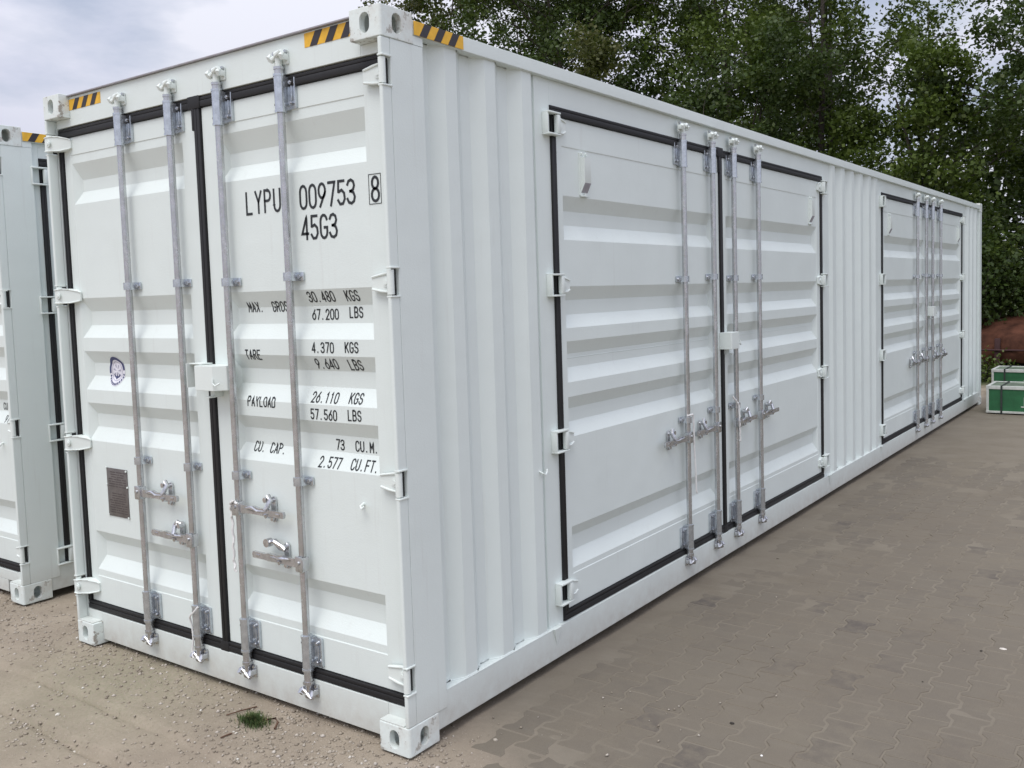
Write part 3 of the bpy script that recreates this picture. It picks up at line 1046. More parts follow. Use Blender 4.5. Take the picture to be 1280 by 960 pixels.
    S90 = R(90)
    FS = 0.030
    def jamb(y0, y1, zt):
        b = MB()
        b.box(-0.055, -0.030, y0, y1, 0.1902, 2.8118, 0.001)
        b.obj('door_jamb', M['white'], root)
    def side_hinges(y, sd_, leaf, zs):
        for z in zs:
            b = MB()
            s = sd_
            def bx(b, ua, ub, *a, **k):
                b.box(min(y + s * ua, y + s * ub), max(y + s * ua, y + s * ub), *a, **k)
            def bn(b, ua, ub, na, nb_, za, zb, bev):
                b.box(na, nb_, min(y + s * ua, y + s * ub), max(y + s * ua, y + s * ub), za, zb, bev)
            bn(b, -0.062, -0.053, -0.030, 0.004, z - 0.050, z + 0.050, 0.002)
            for zz in (z - 0.050, z + 0.050):
                bn(b, -0.062, 0.040, -0.030, 0.012, zz - 0.0045, zz + 0.0045, 0.0025)
            b.obj('hinge_bracket', M['white_hw'], root)
            b = MB()
            bx(b, 0.010, 0.038, -0.042, -0.018, z - 0.044, z + 0.044, bev=0.006)
            bx(b, 0.036, 0.050, -0.034, 0.0, z - 0.038, z + 0.038, bev=0.003)
            o = b.obj('hinge', M['white_hw'], leaf)
            yy = y + s * 0.028
            put('hinge', mk_blade(s, 0.072, 0.080), leaf, (yy + s * 0.022, 0.0, z))
    def vent(leaf, y, z, mir):
        b = MB()
        # box with a downward sloping grille
        b.prism([(y - 0.036, z - 0.105), (y + 0.036, z - 0.105), (y + 0.036, z + 0.105), (y - 0.036, z + 0.105)], -0.003, 0.003)
        prof = [(0.0, 0.085), (-0.028, 0.080), (-0.028, -0.045), (-0.004, -0.092), (0.0, -0.092)]
        a = [b.bm.verts.new((y - 0.029, p, z + q)) for p, q in prof]
        c_ = [b.bm.verts.new((y + 0.029, p, z + q)) for p, q in prof]
        fs = []
        for i in range(len(prof)):
            j = (i + 1) % len(prof)
            f = b.bm.faces.new((a[i], a[j], c_[j], c_[i]))
            f.material_index = 1 if i == 2 else 0
        b.bm.faces.new(a[::-1])
        b.bm.faces.new(c_)
        for x in (-0.018, 0.018):
            b.cyl((y + x, 0, z + 0.100), (y + x, -0.012, z + 0.100), 0.008, 10)
        b.cyl((y, 0, z - 0.100), (y, -0.012, z - 0.100), 0.008, 10)
        b.box(y - 0.034, y + 0.034, -0.014, 0.0, z - 0.112, z - 0.106, 0.001)
        b.obj('vent', [M['white_hw'], M['roof_edge']], leaf)
    if kind == 'near':
        before = set(bpy.data.objects)
        y0, y1, g0, g1 = 1.144, 5.110, 3.066, 3.108
        jamb(1.022, y0, 0)
        jamb(y1, 5.296, 0)
        b = MB()
        b.box(-0.055, -0.030, y0 + 0.0003, y1 - 0.0003, 2.6935, 2.8117, 0.001)
        b.obj('door_header', M['white'], root)
        lv = door_set(root, S90, FS, y0, y1, g0, g1, 0.192, 2.693, 0.040, 0.046, [(1.246, 2.990), (3.176, 4.990)], 0.405, 2.509, T_SIDE,
                      [2.492, 2.905, 3.232, 3.655], -0.005, -1, [1.870, 1.024], 2.600, 0.300, 2.752, 0.155, 0.008,
                      [(0, -1, 0.912, 0.200, False), (1, -1, 0.918, 0.185, False), (2, 1, 0.905, 0.185, False), (3, 1, 0.905, 0.190, False)], seams=(1.478,))
        side_hinges(y0, 1, lv[0], [2.602, 1.842, 1.090, 0.342])
        side_hinges(y1, -1, lv[1], [2.602, 1.842, 1.080, 0.330])
        vent(lv[0], 1.435, 2.392, 1)
        vent(lv[1], 4.835, 2.400, -1)
        lockbox(lv[1], 3.050, 3.195, 1.405, 1.515, -0.085, 0.0, None, 0.02)
        for yy in (1.050, 5.215):
            b = MB()
            v = [(yy - 0.03, 0.192), (yy + 0.03, 0.192), (yy, 0.108)]
            a = [b.bm.verts.new((0.004 if k < 2 else -0.007, p[0], p[1])) for k, p in enumerate(v)]
            c_ = [b.bm.verts.new((-0.0075, p[0], p[1])) for p in v]
            b.bm.faces.new(a)
            b.bm.faces.new(c_[::-1])
            for i in range(3):
                b.bm.faces.new((a[i], a[(i + 1) % 3], c_[(i + 1) % 3], c_[i]))
            b.obj('gusset', M['white_hw'], root)
        b = MB()
        b.tube([(-0.030, 0.958, 0.978), (0.002, 0.962, 0.962), (0.006, 0.978, 0.952), (0.0, 0.995, 0.962), (-0.004, 1.005, 0.975)], 0.0045, 8)
        b.obj('rope_hook', M['white_hw'], root)
        new = [o for o in bpy.data.objects if o not in before and o.parent == root and not o.name.startswith('rope_hook')]
        copy_below(root, new, Vector((0, 5.780, 0)))
        corr_bay(root, 0.2366, 1.0218, [0.450, 0.712, 0.980], 0.191, 2.813)
        corr_bay(root, 5.2965, 6.8015, [5.434, 5.708, 5.982, 6.254, 6.528, 6.750], 0.191, 2.813)
        corr_bay(root, 11.0765, L_C - 0.161, [11.35, 11.62, 11.90], 0.191, 2.813)
    else:
        y0, y1, g0, g1 = 0.284, 4.310, 2.290, 2.332
        b = MB()
        b.box(-0.055, -0.030, 0.2366, y0, 0.1902, 2.8118, 0.001)
        b.obj('door_jamb', M['white'], root)
        b = MB()
        b.box(-0.055, -0.030, y1, 4.45, 0.1902, 2.8118, 0.001)
        b.obj('door_jamb', M['white'], root)
        b = MB()
        b.box(-0.055, -0.030, y0 + 0.0003, y1 - 0.0003, 2.7235, 2.8117, 0.001)
        b.obj('door_header', M['white'], root)
        lv = door_set(root, S90, FS, y0, y1, g0, g1, 0.192, 2.723, 0.034, 0.046, [(0.42, 2.20), (2.42, 4.20)], 0.405, 2.53, T_SIDE,
                      [1.70, 2.11, 2.44, 2.86], -0.005, -1, [1.870, 1.024], 2.630, 0.300, 2.765, 0.155, 0.008,
                      [(0, -1, 0.912, 0.200, False), (1, -1, 0.918, 0.185, False), (2, 1, 0.905, 0.185, False), (3, 1, 0.905, 0.190, False)], seams=(1.478,))
        side_hinges(y0, 1, lv[0], [2.612, 1.822, 1.028, 0.245])
        side_hinges(y1, -1, lv[1], [2.612, 1.822, 1.028, 0.245])
        corr_bay(root, 4.4505, L_C - 0.161, [4.60 + 0.272 * k for k in range(27)], 0.191, 2.813)
    return root

near = shipping_container((0, 0, 0), 'long white foreground container reading LYPU 009753, with two double doors in its side', 'near')
left = shipping_container((-3.314, 0.14, 0), 'white container cut off by the left edge of the photo, beside the large one', 'left')

# ------------------------------------------------------------------ white cords hanging on the bars
def cord(pts, r, label, tw=0.0):
    b = MB()
    P_ = [Vector(p) for p in pts]
    Q = []
    for i in range(len(P_) - 1):
        a = P_[max(i - 1, 0)]; c_ = P_[i]; d = P_[i + 1]; e = P_[min(i + 2, len(P_) - 1)]
        for k in range(5):
            t = k / 5
            Q.append(0.5 * ((2 * c_) + (d - a) * t + (2 * a - 5 * c_ + 4 * d - e) * t * t + (3 * c_ - a - 3 * d + e) * t ** 3))
    Q.append(P_[-1])
    if tw:
        Q = [q + Vector((math.sin(i * 1.9) * tw, math.cos(i * 1.9) * tw, 0)) for i, q in enumerate(Q)]
    b.tube(Q, r, 7)
    return tag(b.obj('white_cord', M['cord']), label, 'cord', 'white cords on the locking bars')
cord([(-1.010, 0.010, 0.905), (-1.030, 0.004, 0.918), (-1.058, 0.010, 0.895), (-1.068, 0.022, 0.84), (-1.064, 0.020, 0.74), (-1.070, 0.022, 0.64), (-1.058, 0.020, 0.585)], 0.0058,
     'frayed white cord looped over the upper handle of the third bar on the rear doors', 0.003)
cord([(-1.352, 0.012, 0.372), (-1.375, 0.004, 0.345), (-1.414, 0.008, 0.315), (-1.424, 0.022, 0.27), (-1.418, 0.022, 0.20), (-1.428, 0.020, 0.14), (-1.410, 0.012, 0.11)], 0.0045,
     'thin white cord wrapped round the bottom bracket of the second bar on the rear doors')
cord([(0.008, 2.475, 1.045), (0.026, 2.500, 1.048), (0.026, 2.525, 1.030), (0.024, 2.535, 0.86), (0.026, 2.545, 0.72), (0.024, 2.555, 0.585), (0.024, 2.565, 0.560), (0.022, 2.555, 0.575)], 0.0055,
     'long white cord hanging from the first bar of the near side doors')
cord([(0.010, 3.160, 1.085), (0.020, 3.195, 1.050), (0.027, 3.215, 1.020), (0.028, 3.220, 0.93), (0.028, 3.225, 0.85), (0.027, 3.232, 0.790), (0.028, 3.222, 0.782)], 0.0060,
     'short white cord knotted in a Y on the third bar of the near side doors', 0.002)

# ------------------------------------------------------------------ ground
def sm3(a, b_, x):
    t = np.clip((x - a) / (b_ - a), 0, 1)
    return t * t * (3 - 2 * t)
def vnoise(x, y, f, seed):
    r = np.random.default_rng(seed)
    tab = r.random((256, 256))
    x = x * f
    y = y * f
    xi = np.floor(x).astype(int)
    yi = np.floor(y).astype(int)
    tx = x - xi
    ty = y - yi
    tx = tx * tx * (3 - 2 * tx)
    ty = ty * ty * (3 - 2 * ty)
    g = lambda a, c_: tab[a % 256, c_ % 256]
    return (g(xi, yi) * (1 - tx) + g(xi + 1, yi) * tx) * (1 - ty) + (g(xi, yi + 1) * (1 - tx) + g(xi + 1, yi + 1) * tx) * ty - 0.5
def pave_mask(x, y):
    """1 on the paved yard, 0 on the bare earth in front of the doors"""
    e = 0.06 * np.sin(x * 3.1) + 0.08 * vnoise(x, y, 3.0, 4) * 2
    return sm3(-0.10, 0.30, y - 0.02 + e + 0.75 * (x - 0.25)) * sm3(-0.05, 0.15, x)
def ground_z(x, y):
    pm = pave_mask(x, y)
    dirt = 0.030 * vnoise(x, y, 1.1, 1) + 0.016 * vnoise(x, y, 4.3, 2) + 0.008 * vnoise(x, y, 13, 3) + 0.005 * vnoise(x, y, 31, 5)
    # tyre track edges running along x in front of the doors
    fade = sm3(-3.6, -2.0, x) * (1 - sm3(-0.6, 0.1, x))
    wob = 0.010 * vnoise(x, y * 0, 5, 8)
    track = -0.016 * sm3(-0.36, -0.38, y + wob) - 0.022 * sm3(-0.600, -0.625, y + wob * 1.5) + 0.014 * sm3(-0.80, -1.05, y)
    gm = np.clip(vnoise(x, y * 0, 2.1, 17) * 3 + 0.6, 0, 1)
    gm2 = np.clip(vnoise(x, y * 0 + 7, 1.7, 18) * 3 + 0.5, 0, 1)
    w1 = y + 0.022 * vnoise(x, y * 0, 3.3, 19) + 0.008 * vnoise(x, y * 0, 17, 20)
    dirt = dirt - 0.022 * np.exp(-((w1 + 0.372) / 0.011) ** 2) * gm - 0.028 * np.exp(-((w1 + 0.612) / 0.012) ** 2) * gm2
    dirt = dirt + track * (0.25 + 0.75 * fade) - 0.012
    # keep the soil just below the container feet
    under = sm3(-3.5, -3.3, x) * (1 - sm3(-0.05, 0.15, x)) * sm3(-0.15, 0.0, y)
    dirt = dirt * (1 - 0.7 * under) - 0.006 * under
    far = sm3(14, 60, np.hypot(x, y))
    dust = -0.0021 + 0.0028 * vnoise(x, y, 1.3, 6) + 0.0026 * vnoise(x, y, 4.0, 7) + 0.0012 * vnoise(x, y, 18, 9)
    worn = sm3(0.2, 0.9, x) * sm3(-1, 0.4, y) * (1 - sm3(3.2, 5.0, y))
    dust = dust - 0.0015 * worn
    dust = np.where((x > 1.9) & (y > 6), dust, dust)
    # sunken far pavement seen as a slight fall
    return dirt * (1 - pm) + dust * pm
def axis(fine0, fine1, step, lim):
    a = list(np.arange(fine0, fine1 + 1e-6, step))
    d = step
    lo = []
    v = fine0
    while v > -lim:
        d *= 1.22
        v -= d
        lo.append(v)
    d = step
    hi = []
    v = fine1
    while v < lim:
        d *= 1.22
        v += d
        hi.append(v)
    return np.array(lo[::-1] + a + hi)
gx = axis(-4.3, 2.8, 0.017, 400)
gy = axis(-1.1, 4.6, 0.017, 400)
X_, Y_ = np.meshgrid(gx, gy)
Z_ = ground_z(X_, Y_)
nx, ny = len(gx), len(gy)
verts = np.stack([X_, Y_, Z_], -1).reshape(-1, 3)
idx = np.arange(nx * ny).reshape(ny, nx)
quads = np.stack([idx[:-1, :-1], idx[:-1, 1:], idx[1:, 1:], idx[1:, :-1]], -1).reshape(-1, 4)
def mesh_np(name, verts, faces, k, mat, smooth=False):
    me = bpy.data.meshes.new(name)
    me.vertices.add(len(verts))
    me.vertices.foreach_set('co', np.ascontiguousarray(verts, dtype=np.float32).ravel())
    me.loops.add(faces.size)
    me.loops.foreach_set('vertex_index', np.ascontiguousarray(faces, dtype=np.int32).ravel())
    me.polygons.add(len(faces))
    me.polygons.foreach_set('loop_start', np.arange(0, faces.size, k, dtype=np.int32))
    me.polygons.foreach_set('loop_total', np.full(len(faces), k, dtype=np.int32))
    if smooth:
        me.polygons.foreach_set('use_smooth', np.ones(len(faces), dtype=bool))
    me.update(calc_edges=True)
    me.validate()
    if mat:
        me.materials.append(mat)
    return me

# dusty colours shared by ground and pavers (world position keeps them continuous)
def dust_colour(nt):
    g = N(nt, 'ShaderNodeNewGeometry')
    pos = g.outputs['Position']
    a = noise(nt, pos, 0.8, 5, 0.6)
    c = ramp(nt, a, [(0.30, (0.152, 0.130, 0.100)), (0.52, (0.172, 0.149, 0.114)), (0.72, (0.192, 0.168, 0.127))])
    b_ = noise(nt, pos, 7.0, 6, 0.65)
    c = mix(nt, ramp(nt, b_, [(0.35, 0.0), (0.75, 0.35)]), c, (0.145, 0.124, 0.100))
    st = N(nt, 'ShaderNodeMapping')
    st.inputs['Rotation'].default_value = (0, 0, R(12))
    st.inputs['Scale'].default_value = (1.3, 7.0, 1.0)
    nt.links.new(pos, st.inputs['Vector'])
    sn = noise(nt, st.outputs[0], 2.2, 5, 0.6)
    c = mix(nt, ramp(nt, sn, [(0.56, 0.0), (0.74, 0.30)]), c, (0.240, 0.216, 0.172))
    f = noise(nt, pos, 260, 2, 0.6)
    c = mix(nt, 0.22, c, ramp(nt, f, [(0.3, 0.25), (0.7, 0.75)]), 'OVERLAY')
    return c, pos
m, nt, b = new_mat('yard_ground')
dc, pos = dust_colour(nt)
sx = N(nt, 'ShaderNodeSeparateXYZ')
nt.links.new(pos, sx.inputs[0])
earth = ramp(nt, noise(nt, pos, 1.6, 6, 0.6), [(0.30, (0.262, 0.220, 0.170)), (0.5, (0.335, 0.284, 0.220)), (0.72, (0.415, 0.356, 0.280))])
grit = noise(nt, pos, 55, 6, 0.75)
earth = mix(nt, ramp(nt, noise(nt, pos, 4.2, 5, 0.6), [(0.42, 0.0), (0.68, 0.45)]), earth, (0.285, 0.240, 0.188))
earth = mix(nt, ramp(nt, grit, [(0.54, 0.0), (0.70, 0.6)]), earth, (0.20, 0.165, 0.125))
pale = noise(nt, pos, 90, 4, 0.7)
earth = mix(nt, ramp(nt, pale, [(0.60, 0.0), (0.70, 0.7)]), earth, (0.50, 0.455, 0.38))
moss = noise(nt, pos, 2.3, 5, 0.6)
mv = N(nt, 'ShaderNodeVectorMath', operation='DISTANCE')
nt.links.new(pos, mv.inputs[0])
mv.inputs[1].default_value = (-1.75, -0.12, 0)
near_m = ramp(nt, mv.outputs['Value'], [(0.12, 1.0), (0.95, 0.0)])
earth = mix(nt, mth(nt, 'MULTIPLY', near_m, ramp(nt, grit, [(0.35, 0.0), (0.6, 0.8)])), earth, (0.27, 0.26, 0.175))
# mask between bare earth and paving, broken up by noise
wn = noise(nt, pos, 3.0, 5, 0.65)
yy = mth(nt, 'ADD', sx.outputs[1], mth(nt, 'MULTIPLY', sx.outputs[0], 0.75))
yy = mth(nt, 'ADD', yy, mth(nt, 'MULTIPLY', mth(nt, 'SUBTRACT', wn, 0.5), 0.8))
mr = N(nt, 'ShaderNodeMapRange', interpolation_type='SMOOTHSTEP')
mr.inputs['From Min'].default_value = 0.05
mr.inputs['From Max'].default_value = 0.75
nt.links.new(yy, mr.inputs['Value'])
mr2 = N(nt, 'ShaderNodeMapRange', interpolation_type='SMOOTHSTEP')
mr2.inputs['From Min'].default_value = -0.25
mr2.inputs['From Max'].default_value = 0.05
nt.links.new(sx.outputs[0], mr2.inputs['Value'])
dc2 = mix(nt, ramp(nt, noise(nt, pos, 2.2, 4, 0.6), [(0.36, 0.05), (0.61, 0.48)]), dc, (0.232, 0.208, 0.166))
c = mix(nt, mth(nt, 'MULTIPLY', mr.outputs[0], mr2.outputs[0]), earth, dc2)
# rough grass and leaf litter beyond the yard
mr3 = N(nt, 'ShaderNodeMapRange', interpolation_type='SMOOTHSTEP')
mr3.inputs['From Min'].default_value = 14.2
mr3.inputs['From Max'].default_value = 15.4
nt.links.new(mth(nt, 'ADD', sx.outputs[1], mth(nt, 'MULTIPLY', mth(nt, 'SUBTRACT', wn, 0.5), 2.0)), mr3.inputs['Value'])
c = mix(nt, mr3.outputs[0], c, ramp(nt, noise(nt, pos, 6, 6, 0.7), [(0.35, (0.030, 0.042, 0.016)), (0.6, (0.070, 0.085, 0.030)), (0.75, (0.12, 0.10, 0.06))]))
nt.links.new(c, b.inputs['Base Color'])
b.inputs['Roughness'].default_value = 0.92
b.inputs['Specular IOR Level'].default_value = 0.15
hh = mth(nt, 'ADD', grit, mth(nt, 'MULTIPLY', noise(nt, pos, 180, 4, 0.7), 0.5))
hm = mth(nt, 'MULTIPLY', hh, mth(nt, 'SUBTRACT', 1.0, mth(nt, 'MULTIPLY', mth(nt, 'MULTIPLY', mr.outputs[0], mr2.outputs[0]), 0.8)))
bump(nt, b, hm, 0.6, 0.009)
M['ground'] = m
ground = put('ground', mesh_np('ground', verts, quads, 4, M['ground'], True))
ground['kind'] = 'structure'

# paving blocks: bone-shaped interlocking blocks laid in columns
m, nt, b = new_mat('paving_block')
dc, pos = dust_colour(nt)
oi = N(nt, 'ShaderNodeObjectInfo')
dark = ramp(nt, oi.outputs['Random'], [(0.0, 0.0), (0.60, 0.15), (0.84, 0.35), (0.95, 0.8), (1.0, 1.0)])
pz = noise(nt, pos, 1.3, 3, 0.6)
patch = mth(nt, 'MULTIPLY', ramp(nt, noise(nt, pos, 14, 6, 0.7), [(0.38, 0.05), (0.58, 1.0)]), ramp(nt, pz, [(0.42, 0.12), (0.60, 1.0)]))
dc = mix(nt, ramp(nt, noise(nt, pos, 2.2, 4, 0.6), [(0.38, 0.10), (0.62, 0.40)]), dc, (0.152, 0.136, 0.110))
c = mix(nt, mth(nt, 'MULTIPLY', dark, patch), dc, (0.105, 0.092, 0.080))
nt.links.new(c, b.inputs['Base Color'])
b.inputs['Roughness'].default_value = 0.85
b.inputs['Specular IOR Level'].default_value = 0.2
bump(nt, b, noise(nt, pos, 150, 4, 0.7), 0.25, 0.003)
M['block'] = m
CW, BL, AMP = 0.140, 0.200, 0.0125
def wave(t):
    """+1 around block ends (wide), -1 at the waist; t in block lengths"""
    t = t % 1.0
    d = min(t, 1 - t)      # 0 at ends, .5 at waist
    return 1.0 if d < 0.14 else (-1.0 if d > 0.30 else 1.0 - 2.0 * (d - 0.14) / 0.16)
def block_outline(g):
    ys = [0, 0.14, 0.30, 0.5, 0.70, 0.86, 1.0]
    right = [(CW / 2 + AMP * wave(t) - g, (t - 0.5) * (BL - 2 * g)) for t in ys]
    return right + [(-x, y) for x, y in right[::-1]]
def block_mesh():
    bm = bmesh.new()
    tops = []
    for g, z in ((0.003, -0.030), (0.003, -0.0045), (0.0065, -0.0008), (0.011, 0.0)):
        tops.append([bm.verts.new((x, y, z)) for x, y in block_outline(g)])
    n = len(tops[0])
    for a, b_ in zip(tops, tops[1:]):
        for i in range(n):
            bm.faces.new((a[i], a[(i + 1) % n], b_[(i + 1) % n], b_[i]))
    bm.faces.new(tops[-1])
    me = bpy.data.meshes.new('paving_block')
    bm.to_mesh(me)
    bm.free()
    me.materials.append(M['block'])
    return me
BM_ = block_mesh()
campos = Vector((2.467, -2.553, 1.808))
def in_view(x, y):
    v = Vector((x, y, 0)) - campos
    d = v.dot(f_)
    if d < 0.3:
        return False
    px = 640 + 32.5 + 1157.9 * v.dot(r1) / d
    py = 480 - 29.6 - 1157.9 * v.dot(u1) / d
    return -40 < px < 1320 and py < 1010
cand = []
for i in range(0, 44):
    x = 0.075 + i * CW
    for j in range(-6, 60):
        y = (j + 0.5 * (i % 2)) * BL
        if pave_mask(np.array([x]), np.array([y]))[0] > 0.75 and in_view(x, y):
            cand.append(((Vector((x, y, 0)) - campos).length, x, y))
cand.sort()
rb = random.Random(3)
pavement = put('pavement', None)
me_p = bpy.data.meshes.new('pavement')
b = MB()
b.box(0.1, 6.2, -0.9, 12.0, -0.09, -0.035)
pavement.name = 'tmp'
bpy.data.objects.remove(pavement)
pavement = b.obj('pavement', M['ground'], None, smooth=None)
pavement['kind'] = 'structure'
far_v, far_f = [], []
for k, (d, x, y) in enumerate(cand):
    dz = -0.0012 + rb.uniform(-0.0012, 0.0012)
    rx, ry = R(rb.uniform(-0.5, 0.5)), R(rb.uniform(-0.5, 0.5))
    if k < 300:
        o = bpy.data.objects.new('paving_block', BM_)
        C.objects.link(o)
        o.parent = pavement
        o.location = (x, y, dz)
        o.rotation_euler = (rx, ry, R(rb.uniform(-0.8, 0.8)))
    elif y < 7.5:
        o0 = len(far_v)
        Mx = Matrix.Translation((x, y, dz)) @ Matrix.Rotation(rx, 4, 'X') @ Matrix.Rotation(ry, 4, 'Y')
        for g, z in ((0.003, -0.006), (0.008, 0.0)):
            far_v += [tuple(Mx @ Vector((px, py, z))) for px, py in block_outline(g)]
        far_f.append([o0 + 14 + q_ for q_ in range(14)])
        for q_ in range(14):
            far_f.append([o0 + q_, o0 + (q_ + 1) % 14, o0 + 14 + (q_ + 1) % 14, o0 + 14 + q_])
me = bpy.data.meshes.new('paving_blocks')
me.from_pydata(far_v, [], far_f)
me.materials.append(M['block'])
fb = put('paving_blocks', me, pavement)
fb['kind'] = 'stuff'

# gravel and crumbs on the bare earth
def blob_stones(pts, sizes, seed):
    """low-poly stones (octahedral, jittered) as one vertex/face array"""
    r = np.random.default_rng(seed)
    base = np.array([(1, 0, 0), (.5, .8, .1), (-.5, .8, -.1), (-1, 0, 0), (-.5, -.8, .1), (.5, -.8, 0), (0.1, 0, .65), (0, 0.1, -.6)], float)
    fc = np.array([(k, (k + 1) % 6, 6) for k in range(6)] + [((k + 1) % 6, k, 7) for k in range(6)])
    n = len(pts)
    V = np.repeat(base[None], n, 0) * (1 + r.uniform(-.28, .28, (n, 8, 3)))
    a = r.uniform(0, 6.28, n)
    ca, sa = np.cos(a), np.sin(a)
    x = V[..., 0] * ca[:, None] - V[..., 1] * sa[:, None] * r.uniform(.6, 1, n)[:, None]
    y = V[..., 0] * sa[:, None] + V[..., 1] * ca[:, None]
    V = np.stack([x, y, V[..., 2]], -1) * sizes[:, None, None] + pts[:, None]
    Fc = fc[None] + (np.arange(n) * 8)[:, None, None]
    return V.reshape(-1, 3), Fc.reshape(-1, 3)
def stone_mat(name, stops):
    m, nt, b = new_mat(name)
    g = N(nt, 'ShaderNodeNewGeometry')
    c = ramp(nt, g.outputs['Random Per Island'], stops)
    c = mix(nt, 0.3, c, ramp(nt, noise(nt, g.outputs['Position'], 200, 4), [(0.3, 0.1), (0.7, 0.5)]), 'OVERLAY')
    nt.links.new(c, b.inputs['Base Color'])
    b.inputs['Roughness'].default_value = 0.85
    return m
M['gravel'] = stone_mat('gravel', [(0.0, (0.24, 0.20, 0.155)), (0.25, (0.34, 0.29, 0.225)), (0.65, (0.42, 0.365, 0.29)), (0.90, (0.49, 0.44, 0.37)), (0.975, (0.56, 0.52, 0.46)), (1.0, (0.72, 0.70, 0.64))])
r = np.random.default_rng(21)
n = 52000
x = r.uniform(-4.3, 1.0, n)
y = r.uniform(-1.05, 0.35, n)
dens = 0.10 + 0.85 * np.clip(vnoise(x, y, 1.7, 14) * 2.2 + 0.1, 0, 1) * np.clip(vnoise(x, y, 6, 15) * 1.5 + 0.6, 0, 1) + 0.5 * sm3(-0.45, -0.1, y) * (1 - sm3(0.02, 0.3, y))
dens *= 1 - pave_mask(x, y) * 0.985
dens *= 1 - 0.75 * sm3(-0.40, -0.46, y) * (1 - sm3(-0.52, -0.60, y)) * 1.0 - 0.5 * sm3(-0.66, -0.74, y)
keep = r.random(n) < dens
x, y = x[keep], y[keep]
s = 0.0015 + 0.0105 * r.random(len(x)) ** 6.0
P_ = np.stack([x, y, ground_z(x, y) + s * 0.10], -1)
V, F_ = blob_stones(P_, s, 3)
gv = put('gravel', mesh_np('gravel', V, F_, 3, M['gravel']))
gv['kind'] = 'stuff'
tag(gv, 'pale gravel and grit scattered over the bare earth before the container doors')
# scattered small stones on the paving
n = 160
x = r.uniform(0.1, 3.5, n); y = r.uniform(0.1, 7.5, n) ** 1.0
x[:60] = r.uniform(0.05, 0.9, 60); y[:60] = r.uniform(0.1, 1.2, 60)
s = 0.0022 + 0.006 * r.random(n) ** 3
P_ = np.stack([x, y, np.full(n, 0.0005) + s * 0.3], -1)
V, F_ = blob_stones(P_, s, 5)
gv2 = put('grit', mesh_np('grit', V, F_, 3, M['gravel']))
gv2['kind'] = 'stuff'
tag(gv2, 'loose pale grit lying on the paving beside the container')
M['crumb'] = stone_mat('dark_crumb', [(0.0, (0.03, 0.025, 0.02)), (0.6, (0.06, 0.05, 0.035)), (1.0, (0.10, 0.08, 0.05))])
n = 70
x = r.uniform(0.15, 4.5, n); y = r.uniform(0.6, 11.0, n)
s = 0.003 + 0.011 * r.random(n) ** 3
V, F_ = blob_stones(np.stack([x, y, np.full(n, 0.0012)], -1), s, 6)
V[:, 2] = 0.0012 + (V[:, 2] - 0.0012) * 0.3
cb = put('litter', mesh_np('litter', V, F_, 3, M['crumb']))
cb['kind'] = 'stuff'
tag(cb, 'dark crumbs of soil and leaf litter strewn over the paving')
# single larger stones
def big_stone(x, y, s, label, col=(0.62, 0.59, 0.52), fl=0.6):
    bm = bmesh.new()
    bmesh.ops.create_icosphere(bm, subdivisions=2, radius=1)
    rr = random.Random(int(abs(x * 1000)))
    for v in bm.verts:
        v.co *= 1 + rr.uniform(-0.16, 0.16)
        v.co = Vector((v.co.x * s, v.co.y * s * 0.7, v.co.z * s * fl))
    me = bpy.data.meshes.new('stone')
    bm.to_mesh(me); bm.free()
    me.materials.append(flat('pale_stone', col, 0.8, nscale=60))
    z = float(ground_z(np.array([x]), np.array([y]))[0])
    o = put('stone', me, None, (x, y, z + s * fl * 0.5), rr.random() * 3)
    return tag(o, label, 'stone', 'pale stones on the ground')

# ------------------------------------------------------------------ grass tuft and sticks
M['grass'] = stone_mat('grass_blade', [(0.0, (0.035, 0.065, 0.015)), (0.6, (0.070, 0.120, 0.030)), (0.9, (0.12, 0.16, 0.05)), (1.0, (0.35, 0.30, 0.14))])
r = np.random.default_rng(8)
gv_, gf_ = [], []
for k in range(1100):
    a = r.uniform(0, 6.28); q = min(2.2, abs(r.normal(0, 0.62)))
    bx = -0.815 + q * math.cos(a) * 0.072 ; by = -0.112 + q * math.sin(a) * 0.045
    bz = float(ground_z(np.array([bx]), np.array([by]))[0])
    h = r.uniform(0.014, 0.042) * (1.15 - q * 0.35)
    an = r.uniform(0, 6.28); ln = r.uniform(0.1, 1.0) * h
    dx, dy = math.cos(an), math.sin(an)
    wv = 0.0013
    o0 = len(gv_)
    gv_ += [(bx - dy * wv, by + dx * wv, bz), (bx + dy * wv, by - dx * wv, bz), (bx + dx * ln * .4 + dy * wv, by + dy * ln * .4 - dx * wv, bz + h * .6),
            (bx + dx * ln * .4 - dy * wv, by + dy * ln * .4 + dx * wv, bz + h * .6), (bx + dx * ln, by + dy * ln, bz + h)]
    gf_ += [(o0, o0 + 1, o0 + 2, o0 + 3), (o0 + 3, o0 + 2, o0 + 4)]
me = bpy.data.meshes.new('grass_tuft'); me.from_pydata(gv_, [], gf_); me.materials.append(M['grass'])
tag(put('grass_tuft', me), 'small green grass tuft growing in the bare earth before the rear doors', 'grass tuft')
M['stick'] = flat('brown_twig', (0.12, 0.065, 0.04), 0.8)
def stick(pts, rad, label):
    b = MB()
    z = lambda x, y: float(ground_z(np.array([x]), np.array([y]))[0])
    b.tube([(x, y, z(x, y) + rad + h) for x, y, h in pts], rad, 6)
    tag(b.obj('twig', M['stick']), label, 'twig', 'twigs around the grass tuft')
stick([(-0.961, -0.141, 0.003), (-0.945, -0.08, 0.006), (-0.927, -0.005, 0.002)], 0.0028, 'long thin brown twig lying behind the grass tuft')
stick([(-0.803, -0.285, 0.001), (-0.800, -0.262, 0.003), (-0.799, -0.233, 0.001)], 0.0032, 'short brown twig lying in front of the grass tuft')
